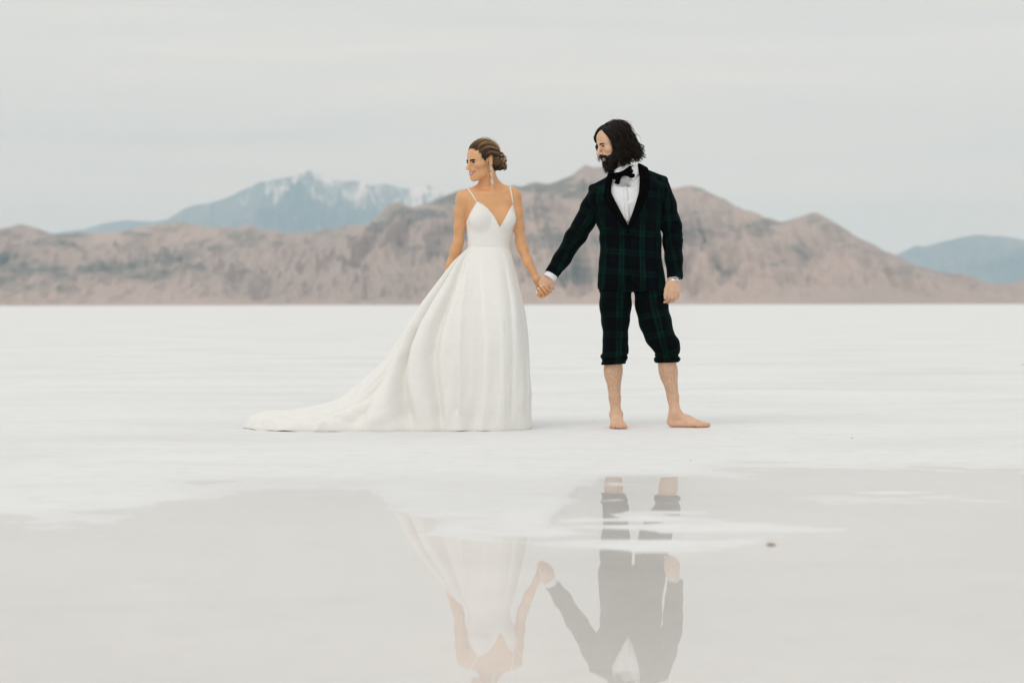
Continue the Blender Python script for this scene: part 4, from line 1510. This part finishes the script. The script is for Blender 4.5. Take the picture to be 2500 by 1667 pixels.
# ---- beard and moustache
B = Field()
HM.ell(B, (0, 0.034, -0.082), (0.061, 0.056, 0.036), 0.02)
HM.ell(B, (0, 0.068, -0.112), (0.036, 0.034, 0.036), 0.03)
HM.ell(B, (0, 0.058, -0.128), (0.027, 0.025, 0.024), 0.03)
for s in (-1, 1):
    HM.cone(B, (s * 0.066, 0.012, -0.010), (s * 0.058, 0.028, -0.070), 0.014, 0.020, 0.02)
    HM.cone(B, (s * 0.056, 0.034, -0.055), (s * 0.034, 0.068, -0.070), 0.018, 0.014, 0.02)
    HM.cone(B, (s * 0.003, 0.1015, -0.0515), (s * 0.026, 0.090, -0.0545), 0.0078, 0.0075, 0.004)
    HM.cone(B, (s * 0.026, 0.090, -0.0545), (s * 0.036, 0.072, -0.074), 0.0075, 0.010, 0.006)
HM.cone(B, (0, 0.098, -0.083), (0, 0.090, -0.100), 0.005, 0.012, 0.008)
HM.ell(B, (0, 0.108, -0.0675), (0.0225, 0.030, 0.0095), 0.004, 's')
B.warp(lambda p: 0.0030 * fbm(p[:, 0] * 130, p[:, 1] * 130, p[:, 2] * 60, 2))
bv, bq = surface(B, 0.0035)
nrm = np.zeros_like(bv)
fn = np.cross(bv[bq[:, 1]] - bv[bq[:, 0]], bv[bq[:, 2]] - bv[bq[:, 0]])
for i in range(4):
    np.add.at(nrm, bq[:, i], fn)
nrm /= np.linalg.norm(nrm, axis=1)[:, None] + 1e-12
if ((nrm * (bv - bv.mean(0))).sum(1)).mean() < 0:
    nrm = -nrm
bs = []
for i in rng.choice(len(bv), 1500, replace=False):
    q = HM.local(bv[i])
    dn = V3(0, 0, -1) * 0.9 + nrm[i] * R_(0.3, 0.9) + V3(R_(-.3, .3), R_(-.3, .3), 0)
    ln = (0.009 if q[2] > -0.075 else 0.016) * R_(0.6, 1.3)
    p0 = bv[i] - nrm[i] * 0.002
    p1 = p0 + unit(dn) * ln * 0.55
    p2 = p1 + unit(dn * 0.6 + V3(R_(-.4, .4), R_(-.4, .4), -0.7)) * ln * 0.45
    bs.append((np.array([p0, p1, p2]), 0.0013, 0.0005, R_(0, 1) ** 2))
sv, sf, st = tubes(bs, 4)
link_mesh('beard', np.vstack([bv, sv]), np.vstack([bq, sf + len(bv)]), M_HAIR_MAN, man,
          attrs={'tone': ('FLOAT', np.r_[0.1 + 0.1 * fbm(bv[:, 0] * 200, bv[:, 1] * 200, bv[:, 2] * 200, 2), st])})


# ================================================================== the woman
bride = empty('person', tuple(at(1195, 1043)))
tag(bride, 'tanned woman in ivory wedding dress with long train, hair pinned up', 'person')
HB = Head(M(1177.5, 393.5, 0.0), 58, 8, 0, 0.935)

bf_ = Field()
HB.build(bf_, False)
nb = M(1196, 462, 0.035)
bf_.cone(HB.w(0, -0.028, -0.05), nb, 0.0455, 0.049, 0.025)
bf_.cone(M(1196, 452, 0.03), M(1150, 474, 0.025), 0.036, 0.032, 0.04)
bf_.cone(M(1196, 452, 0.03), M(1240, 470, 0.025), 0.036, 0.032, 0.04)
# throat muscles and collar bones
bf_.cone(HB.w(0.050, -0.02, -0.06), M(1203, 471, -0.035), 0.014, 0.009, 0.02)
bf_.cone(M(1199, 474, -0.040), M(1150, 469, -0.012), 0.010, 0.009, 0.016)
bf_.cone(M(1207, 474, -0.040), M(1248, 466, -0.012), 0.010, 0.009, 0.016)


def torso_b(fld, grow=0.0):
    rows = ((474, 1140, 1247, 0.060), (490, 1136, 1254, 0.074), (515, 1138, 1258, 0.084), (547, 1140, 1256, 0.086), (564, 1142, 1251, 0.083), (591, 1144, 1242, 0.078),
            (611, 1144.5, 1241, 0.078), (640, 1138, 1250, 0.085))
    fld.stack([(PXZ(y), PXX((a + b_) / 2), D + 0.012, (b_ - a) / 2 / 420.0 + grow, dp + grow, dp + grow) for y, a, b_, dp in rows], 2.3, 0.03)
    for px in (1171, 1234):
        fld.ell(M(px, 534, -0.058), V3(0.056, 0.045, 0.060) + grow, None, 0.03)


torso_b(bf_)
bf_.cone(M(1133, 486, 0.012), M(1251, 480, 0.012), 0.045, 0.045, 0.04)
# her right arm, swept behind the skirt; her left arm, reaching to his hand
ARB = [M(1131, 487, 0.012), M(1124, 520, 0.012), M(1121.5, 555, 0.015), M(1119, 592, 0.022), M(1113, 612, 0.030), M(1102, 645, 0.045), M(1083, 700, 0.07)]
bf_.chain(ARB, [0.0430, 0.0350, 0.0305, 0.0285, 0.0300, 0.0275, 0.0200], 0.022)
ALB = [M(1255, 481, 0.012), M(1262, 520, 0.010), M(1267, 555, 0.008), M(1271, 590, 0.006), M(1277, 609, 0.004), M(1289, 640, -0.004), M(1310, 680, -0.018)]
bf_.chain(ALB, [0.0430, 0.0335, 0.0290, 0.0275, 0.0285, 0.0265, 0.0190], 0.022)
hand(bf_, M(1083, 702, 0.07), V3(-0.15, 0.1, -1), V3(-0.8, -0.5, 0), ((0.3, 0.4, 0.3),) * 4, 0.88, 0.1, (1, 0.2, 0.2), V3(0.5, -0.8, 0))
# hand in his: palm against his palm, fingers folded over the back of his hand
wl_ = M(1310, 681, -0.018)
FING = [[(1337, 703, 0.004), (1344, 712, -0.040), (1337.5, 706, -0.087), (1327.5, 695, -0.089)],
        [(1331, 708, 0.004), (1337, 718, -0.042), (1330.5, 711, -0.089), (1320.5, 698, -0.090)],
        [(1324, 711, 0.004), (1329, 722, -0.042), (1323, 716, -0.088), (1314.5, 704, -0.090)],
        [(1317, 711, 0.004), (1321, 725, -0.038), (1315.5, 722, -0.082), (1308.5, 711, -0.084)]]
FING = [[M(*p) for p in f] for f in FING]
for f in FING:
    bf_.cone(wl_, f[0], 0.016, 0.0115, 0.014)
    bf_.chain(f, [0.0100, 0.0092, 0.0085, 0.0068], 0.003)
bf_.chain([wl_, M(1334, 694, 0.016), M(1346, 699, -0.006), M(1351, 705, -0.020)], [0.015, 0.011, 0.0095, 0.007], 0.008)
# legs under the dress
for x0, x1 in ((1170, 1172), (1215, 1210)):
    bf_.chain([M(x0, 650), M(x1, 840), M(x1, 1000, 0.01)], [0.075, 0.050, 0.034], 0.03)
    c = M(x1, 1015, 0.0)
    bf_.cone(V3(c[0], D + 0.04, 0.036), V3(c[0], D - 0.15, 0.024), 0.030, 0.022, 0.02)

wv, wq = surface(bf_, 0.0065,
                 fx=((M(1140, 0)[0] - 0.03, M(1275, 0)[0] + 0.01, 0.0046), (M(1128, 0)[0], M(1222, 0)[0], 0.0032), (M(1296, 0)[0], M(1358, 0)[0], 0.0034)),
                 fy=((D - 0.13, D + 0.07, 0.0036),),
                 fz=((M(0, 735)[2], M(0, 670)[2], 0.0034), (M(0, 640)[2], M(0, 448)[2], 0.0046), (M(0, 448)[2], M(0, 340)[2], 0.0028)))
wv = relax(wv, wq, 2, 0.35)
lc = HB.local(wv)
skin = np.tile(col(0.70, 0.375, 0.180), (len(wv), 1))
skin = skin * (1 + 0.05 * fbm(wv[:, 0] * 30, wv[:, 1] * 30, wv[:, 2] * 30, 2)[:, None] + 0.06 * fbm(wv[:, 0] * 9, wv[:, 1] * 9, wv[:, 2] * 7, 2)[:, None])
on_head = wv[:, 2] > M(0, 446)[2]
blend(on_head * sstep(-0.10, -0.06, lc[:, 2]) * 0.55, (0.74, 0.43, 0.235))
md = np.min([np.linalg.norm(lc - V3(*HB.mouth(t, du, 0)), axis=1) for t in np.linspace(-0.95, 0.95, 9) for du in (0.006, -0.0075)], axis=0)
blend((sstep(0.0105, 0.0055, md) * on_head) * 0.9, (0.60, 0.25, 0.19))
blend(on_head * 0.55 * np.exp(-(((np.abs(lc[:, 0]) - 0.050) / 0.018) ** 2 + ((lc[:, 2] + 0.034) / 0.018) ** 2)) * (lc[:, 1] > 0.02), (0.55, 0.24, 0.12))
scalp = on_head * np.clip(sstep(0.052, 0.036, lc[:, 1]) * sstep(0.010, 0.03, lc[:, 2]) + sstep(0.080, 0.094, lc[:, 2]) + sstep(-0.03, -0.045, lc[:, 1]) * sstep(-0.075, -0.055, lc[:, 2]), 0, 1)
ear = np.exp(-(((np.abs(lc[:, 0]) - 0.082) / 0.008) ** 2)) * (np.abs(lc[:, 1] + 0.012) < 0.025) * (np.abs(lc[:, 2]) < 0.036)
blend(scalp * (1 - ear), (0.035, 0.019, 0.011))
nails = np.min([np.linalg.norm(wv - (f[3] + V3(0, -0.006, 0)), axis=1) for f in FING], axis=0)
blend(sstep(0.0075, 0.005, nails), (0.86, 0.60, 0.52))
jt = np.min([np.linalg.norm(wv - q, axis=1) for f in FING for q in f[1:3]], axis=0)
blend(sstep(0.014, 0.006, jt) * 0.3, (0.55, 0.24, 0.13))
woman_body = link_mesh('body', wv, wq, M_SKIN_WOMAN, bride, attrs={'tint': ('FLOAT_COLOR', np.c_[skin, np.ones(len(skin))])})
face_parts(HB, bride, 0.0068, 0.0105, 0.0048)

# ---- bodice
BD = Field()
torso_b(BD, 0.0055)
BI = Field()
torso_b(BI, -0.004)
BD.carve(BI)
NX = PXX(np.array([1120., 1137, 1143, 1152, 1165, 1171, 1180, 1192, 1203, 1212, 1221, 1229, 1238, 1247, 1253.5, 1257, 1262, 1275]))
NZ = PXZ(np.array([560., 546, 534, 517, 495, 498, 503, 513, 526, 541, 558, 545, 527, 510, 498, 509, 527, 540]))
NZB = PXZ(np.array([548.0]))[0]


def neckline(p):
    front = np.interp(p[:, 0], NX, NZ)
    w = sstep(D - 0.01, D + 0.05, p[:, 1])
    top = front * (1 - w) + np.minimum(front, NZB) * w
    return (p[:, 2] - top) * 0.6


BD.clip(neckline)
BD.clip(lambda p: PXZ(614) - p[:, 2])
dress = empty('dress', (0, 0, 0))
dress.parent = bride
dress.matrix_parent_inverse = bride.matrix_world.inverted()
bpy.context.view_layer.update()
cloth_obj('bodice', BD, 0.0036, M_DRESS, dress, None, 1)
# shoulder straps, following the skin
for path in ([(1167, 501), (1160, 488.5), (1153, 478), (1146, 467.5), (1141, 460.5)], [(1254, 509), (1251, 489), (1248.5, 475), (1246.5, 465), (1245, 458.5)]):
    pts = []
    for x, y in path:
        X_, Z_ = PXX(x), PXZ(y)
        pts.append((X_, bf_.front_y(X_, Z_, D - 0.2, D + 0.2) - 0.002, Z_))
    tx, ty, tz = pts[-1]
    pts += [(tx, ty + 0.03, tz + 0.004), (tx + 0.002, D + 0.06, tz - 0.012), (tx * 0.8 + PXX(1195) * 0.2, D + 0.10, tz - 0.06), (tx * 0.6 + PXX(1195) * 0.4, D + 0.10, NZB)]
    P = spline(pts, 40)
    v, f, t = tubes([(P, 0.0042, 0.0042, 0.0)], 6)
    link_mesh('strap', v, f, M_DRESS, dress)

# ---- skirt with its train
HEM = np.array([(.105, -.10, -5), (.090, -.24, -32), (.0, -.36, -66), (-.13, -.405, -105), (-.30, -.415, -148), (-.55, -.425, -157), (-.88, -.425, -164),
                (-1.17, -.41, -170), (-1.37, -.34, -175), (-1.50, -.18, -180), (-1.575, .02, -186), (-1.50, .22, -194), (-1.25, .38, -205), (-.85, .46, -222),
                (-.45, .44, -248), (-.10, .32, -290), (.06, .12, -335)])
NH = len(HEM)
NS, NT = 640, 110
sv = np.linspace(0, NH, NS, endpoint=False)


def periodic(vals, s, wrap=0.0):
    i = np.floor(s).astype(int)
    t = s - i
    g_ = lambda k: vals[(i + k) % NH] + wrap * ((i + k) // NH)
    a, b_, c, d = g_(-1), g_(0), g_(1), g_(2)
    return 0.5 * (2 * b_ + (c - a) * t + (2 * a - 5 * b_ + 4 * c - d) * t * t + (3 * b_ - a - 3 * c + d) * t ** 3)


hx, hy, th = periodic(HEM[:, 0], sv), periodic(HEM[:, 1], sv), np.radians(periodic(HEM[:, 2], sv, -360.0))
wcx, wz = PXX(1192.7), PXZ(605)
wx_ = wcx + 0.1175 * np.sign(np.cos(th)) * np.abs(np.cos(th)) ** 0.9
wy_ = 0.012 + 0.0810 * np.sign(np.sin(th)) * np.abs(np.sin(th)) ** 0.9
tt = np.linspace(0, 1, NT) ** 1.0
zs_ = tt
rs_ = np.interp(zs_, [0, .07, .18, .28, .39, .52, .65, .84, 1], [0, .20, .42, .62, .79, .90, .955, 1.0, 1.0])
lr = np.array([0, .114, .214, .29, .39, .52, .569, .66, .74, .82, .91, .97, 1.0])
lz = np.array([0, .175, .332, .468, .64, .784, .835, .873, .90, .922, .94, .955, 1.0])
arc = np.r_[0, np.cumsum(np.hypot(np.diff(lr) * 1.34, np.diff(lz) * 1.04))]
arc /= arc[-1]
rl_, zl_ = np.interp(tt, arc, lr), np.interp(tt, arc, lz)
for _ in range(3):
    rl_[1:-1] = (rl_[:-2] + rl_[1:-1] * 2 + rl_[2:]) / 4
    zl_[1:-1] = (zl_[:-2] + zl_[1:-1] * 2 + zl_[2:]) / 4
    rs_[1:-1] = (rs_[:-2] + rs_[1:-1] * 2 + rs_[2:]) / 4
ln = np.hypot(hx - wx_, hy - wy_)
w_ = sstep(0.40, 1.15, ln)[:, None]
rho = rs_[None] * (1 - w_) + rl_[None] * w_
zet = zs_[None] * (1 - w_) + zl_[None] * w_
SX = wx_[:, None] + (hx - wx_)[:, None] * rho
SY = wy_[:, None] + (hy - wy_)[:, None] * rho
SZ = wz * (1 - zet)
S2 = np.broadcast_to(sv[:, None], SX.shape)
T2 = np.broadcast_to(tt[None], SX.shape)
base = np.stack([SX, SY, SZ], -1)
ds_ = np.roll(base, -2, 0) - np.roll(base, 2, 0)
dt_ = np.gradient(base, axis=1)
nr = np.cross(ds_, dt_)
nr /= np.linalg.norm(nr, axis=2)[..., None] + 1e-9
cen = np.stack([np.full_like(SX, wcx - 0.25), np.zeros_like(SX), SZ * 0 + 0.2], -1)
if (nr * (base - cen)).sum(-1).mean() < 0:
    nr = -nr
grow_ = np.clip(T2 / 0.35, 0, 1) ** 0.9
fade = 1 - sstep(0.90, 1.0, T2) * 0.55
disp = np.zeros_like(SX)
bend = 0.35 * vnoise(S2 * 0.6, T2 * 2.0, 3.0) * T2
for s0, wd, am in ((0.9, .30, .007), (1.75, .34, .013), (2.6, .40, .007), (3.3, .28, .010), (4.55, .18, .060), (5.30, .22, .090), (6.20, .26, .060),
                   (7.1, .25, .030), (7.9, .25, .024), (9.2, .4, .02), (10.3, .4, .02), (11.4, .4, .04), (12.6, .4, .04), (14.0, .4, .04), (15.4, .3, .03)):
    x = (S2 + bend - s0) / wd
    disp -= am * np.exp(-x * x * np.where(x < 0, 5.0, 0.7)) * grow_ * fade
# the overlapping edge of the front panel
x = S2 - (4.02 - 0.10 * (1 - T2) + 0.03 * np.sin(T2 * 5))
disp += 0.028 * np.where(x < 0, np.exp(x * 3.2), np.exp(-(x / 0.022) ** 2)) * np.clip(T2 / 0.25, 0.25, 1) * (1 - sstep(0.86, 0.97, T2))
# gathers under the waist seam at the left hip
disp += 0.0035 * np.sin(S2 * 9.0) * np.exp(-((T2 - 0.10) / 0.09) ** 2) * sstep(3.6, 4.2, S2) * sstep(11, 9, S2)
disp += 0.010 * fbm(S2 * 1.6, T2 * 2.2, 17.0, 3) * T2 + 0.004 * fbm(S2 * 3.0, T2 * 9.0, 23.0, 2) * T2
low = sstep(0.70, 0.95, T2)
disp += low * 0.009 * np.sin(T2 * 46 + 5 * vnoise(S2 * 1.2, T2 * 3, 8.0)) * sstep(5.0, 6.5, S2) * sstep(13, 11, S2)
SP = base + nr * disp[..., None]
# the cloth lies on the salt, lifting a little along the hem
lift = -0.0015 + 0.005 * np.clip(fbm(S2[:, -1] * 1.9, 3.0, 1.0, 3), 0, 1)
floor_ = -0.0004 + lift[:, None] * sstep(0.93, 1.0, T2)
SP[..., 2] = np.maximum(SP[..., 2], floor_ + 0.0 * SX)
# a turned-up corner of the hem
cu = np.exp(-((S2 - 3.93) / 0.17) ** 2) * sstep(0.86, 0.95, T2)
SP[..., 2] += 0.040 * cu * (1 - 0.92 * sstep(0.955, 1.0, T2))
SP[..., 1] -= 0.015 * cu
tail = np.exp(-((S2 - 9.0) / 2.0) ** 2) * sstep(0.70, 0.90, T2) * (1 - sstep(0.965, 1.0, T2))
SP[..., 2] += 0.030 * tail * (0.8 + 0.4 * np.sin(S2 * 4))
SP[..., 1] += D
ii = np.arange(NS * NT).reshape(NS, NT)
jj = np.roll(ii, -1, 0)
FQ = np.stack([ii[:, :-1], jj[:, :-1], jj[:, 1:], ii[:, 1:]], -1).reshape(-1, 4)
skirt = link_mesh('skirt', SP.reshape(-1, 3), FQ, M_DRESS, dress)

# ---- earrings
def earring(top, seed):
    rr = random.Random(seed)
    vs, fs = [], []
    ico = bmesh.new()
    bmesh.ops.create_icosphere(ico, subdivisions=1, radius=1.0)
    iv = np.array([v.co[:] for v in ico.verts])
    if_ = [[v.index for v in f.verts] for f in ico.faces]
    ico.free()
    for i in range(46):
        t = rr.random()
        wdt = 0.004 + 0.013 * math.sin(min(1, t * 1.1) * math.pi) * (1 if t > 0.12 else 0.4)
        c = top + V3(0.010 * t + rr.uniform(-1, 1) * wdt * 0.75, rr.uniform(-0.006, 0.006), -0.112 * t)
        r = rr.uniform(0.0022, 0.0042)
        o = len(vs)
        vs += list(iv * r + c)
        fs += [[a + o for a in f] for f in if_]
    link_mesh('earring', vs, fs, M_CRYSTAL, bride, smooth=False)


earring(HB.w(0.083, -0.006, -0.036), 1)
earring(HB.w(-0.083, -0.006, -0.036), 2)
rc = FING[3][2] * 0.4 + FING[3][3] * 0.6
er = ring_mesh('engagement_ring', rc, FING[3][3] - FING[3][2], 0.0082, 0.0018, M_GOLD, bride)
blob_mesh('ring_stone', rc + V3(-0.002, -0.0105, 0.001), np.eye(3), V3(0.0062, 0.0048, 0.0062), M_CRYSTAL, er, 5, 8)

# ---- hair: swept back with pale highlights into a low bun
BC, BR = V3(0, -0.014, 0.034), V3(0.0775, 0.1, 0.0885)
BUN = V3(0.020, -0.106, -0.012)
bs = []


HL = np.array([(0, .084, .088), (.022, .081, .086), (.040, .073, .070), (.054, .063, .043), (.065, .044, .010), (.069, .026, -.006)])
MIDS = np.array([(0.004, -.03, .128), (.022, -.03, .125), (.046, -.03, .111), (.068, -.03, .088), (.082, -.03, .058), (.085, -.028, .036)])


def sweep(start, mid, end, layer, n=20, tone=0.5, r=0.0019, cnt=5, spread=0.004, root=0.22):
    P = spline([start, start * 0.45 + mid * 0.55 + V3(0, 0.012, 0.012), mid, mid * 0.4 + end * 0.6 + V3(0, -0.022, 0.008), end], n)
    t = np.linspace(0, 1, n)
    q = (P - BC) / BR
    L = np.linalg.norm(q, axis=1)
    k = np.sin(math.pi * np.clip(0.08 + t * 0.92, 0, 1))
    want = 1.0 + (0.02 + layer / 0.085) * k ** 0.5
    w = (1 - sstep(0.78, 1.0, t)) * 0.85
    P = BC + q / L[:, None] * (L * (1 - w) + want * w)[:, None] * BR
    P = HB.ws(P)
    for _ in range(cnt):
        o = V3(R_(-1, 1), R_(-1, 1), R_(-1, 1)) * spread
        bs.append((P + o * np.sin(math.pi * t)[:, None], r * R_(0.8, 1.2), r * 0.8, np.clip((tone + R_(-.2, .2)) * (root + (1.05 - root) * sstep(0.03, 0.5, t)), 0, 1)))


def hl(b):
    """every few strands one is bleached"""
    x = math.sin(b * 31.0) + 0.6 * math.sin(b * 73.0 + 1.0)
    return min(1.0, max(0.05, 0.44 + 0.34 * x + R_(-0.3, 0.3)))


for i in range(360):
    k = R_(0, 5)
    sd = 1 if random.random() < 0.6 else -1
    i0 = min(int(k), 4)
    st_ = HL[i0] + (HL[i0 + 1] - HL[i0]) * (k - i0)
    md_ = MIDS[i0] + (MIDS[i0 + 1] - MIDS[i0]) * (k - i0)
    back_ = R_(0, 1) ** 2 * 0.6
    st_ = st_ * (1 - back_) + md_ * back_
    st_ = st_ + V3(R_(-.003, .003), R_(-.006, .001), R_(-.002, .005))
    st_, md_ = st_ * V3(sd, 1, 1), md_ * V3(sd, 1, 1)
    end = BUN + V3(R_(-.03, .03), R_(-.008, .016), R_(-.005, .04) - 0.006 * k)
    tn = hl(k / 5 + 0.01 * R_(-1, 1)) * (1.0 if k < 3.4 else 0.35)
    sweep(st_, md_, end, R_(0.002, 0.010) + 0.002 * (k < 2.5), 20, tn)
for i in range(34):                       # behind the ear
    st_ = V3(0.070 + R_(-.004, .004), R_(-.045, -.018), R_(-0.045, 0.035))
    P = HB.ws(spline([st_, (st_ + BUN) / 2 + V3(0.016, -0.012, 0.0), BUN + V3(R_(0.0, .03), 0.01, R_(-.03, .03))], 12))
    for _ in range(4):
        bs.append((P + V3(R_(-1, 1), R_(-1, 1), R_(-1, 1)) * 0.003, 0.0024, 0.002, R_(0, 0.35)))
for i in range(30):                       # nape
    st_ = V3(R_(-.052, .060), R_(-.060, -.035), R_(-0.078, -0.040))
    P = HB.ws(spline([st_, (st_ + BUN) / 2 + V3(0, -0.012, -0.004), BUN + V3(R_(-.02, .02), 0, -0.02)], 10))
    for _ in range(3):
        bs.append((P + V3(R_(-1, 1), R_(-1, 1), R_(-1, 1)) * 0.003, 0.0028, 0.002, R_(0, 0.12)))
for i in range(130):                       # the bun: coiled curls
    c0 = BUN + V3(R_(-.034, .038), R_(-.026, .022), R_(-.050, .040))
    axis = unit(V3(R_(-1, 1), R_(-1, 1), R_(-1, 1)))
    e1 = unit(np.cross(axis, V3(0.2, 0.4, 0.9)))
    e2 = np.cross(axis, e1)
    rr_ = R_(0.010, 0.024)
    a0 = R_(0, 6.28)
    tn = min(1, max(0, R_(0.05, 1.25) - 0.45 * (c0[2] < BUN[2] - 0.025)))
    pts = [c0 + (e1 * math.cos(a0 + q) + e2 * math.sin(a0 + q) * 0.8) * rr_ * (1 - 0.07 * q) + axis * 0.002 * q for q in np.linspace(0, 4.6, 18)]
    P = HB.ws(pts)
    for _ in range(3):
        o = V3(R_(-1, 1), R_(-1, 1), R_(-1, 1)) * 0.0025
        bs.append((P + o, 0.0028, 0.0016, min(1, max(0, tn + R_(-.12, .12)))))
core = [BUN + V3(0, 0, 0.03), BUN + V3(0.0, -0.004, 0.0), BUN + V3(0, 0.004, -0.034)]
bs.append((HB.ws(spline(core, 8)), 0.026, 0.020, 0.1))
bs.append((HB.ws([BUN + V3(0.02, 0.02, 0.02), BUN + V3(0.015, 0, 0), BUN + V3(0.02, 0.01, -0.03)]), 0.022, 0.016, 0.1))
for dx in (0.0, 0.003, -0.003):           # loose tendril by the ear
    P = [HB.w(0.068, 0.020 + dx, 0.006), HB.w(0.077, 0.014 + dx, -0.045), HB.w(0.074, 0.004 + dx, -0.085), HB.w(0.064, 0.006 + dx, -0.125), HB.w(0.062, 0.012 + dx, -0.155)]
    bs.append((spline(P, 20), 0.0014, 0.0006, 0.9))
for i in range(10):
    k = R_(0, 3)
    i0 = int(k)
    sweep(HL[i0], MIDS[i0], BUN + V3(R_(-.03, .03), 0, 0.03), R_(0.018, 0.024), 20, 0.8, 0.0006, 1, 0.004)
v, f, t = tubes(bs, 5)
link_mesh('hair', v, f, M_HAIR_WOMAN, bride, attrs={'tone': ('FLOAT', t)})

# ------------------------------------------------------------------ lumps of mud and salt on the flat
m_mud = plain_mat('dry_mud', (0.46, 0.38, 0.30), 0.95, 0.1)


def clod(px, py, size, label, seed):
    d = CAM_H * F_PX / (py - 743.0)
    x, y = (px - 1250.0) / F_PX * d, d
    z = max(float(ground_z(x, y)), WATER_Z)
    bmc = bmesh.new()
    bmesh.ops.create_icosphere(bmc, subdivisions=3, radius=1.0)
    vs = np.array([v.co[:] for v in bmc.verts])
    fs = [[v.index for v in f.verts] for f in bmc.faces]
    bmc.free()
    k = 1 + 0.30 * fbm(vs[:, 0] * 1.6 + seed, vs[:, 1] * 1.6, vs[:, 2] * 1.6, 3)
    vs = vs * k[:, None] * V3(size, size * 0.8, size * 0.30)
    o = link_mesh('mud_clod', vs + V3(x, y, z + size * 0.12), fs, m_mud)
    tag(o, label, 'clod', 'mud clods scattered on the salt flat')


clod(1883, 1323, 0.014, 'brown mud clod alone in the shallow water to the right of the man', 1.0)
clod(1686, 1122, 0.005, 'tiny brown mud clod on the wet salt just below the man\'s turned foot', 2.0)
clod(2080, 1071, 0.007, 'small brown mud clod on the dry salt far right of the feet', 3.0)
clod(2497, 893, 0.020, 'dark clod on the dry salt at the right edge of the picture', 4.0)
clod(1446, 1026, 0.004, 'speck of mud on the dry salt between the dress and the man\'s foot', 5.0)
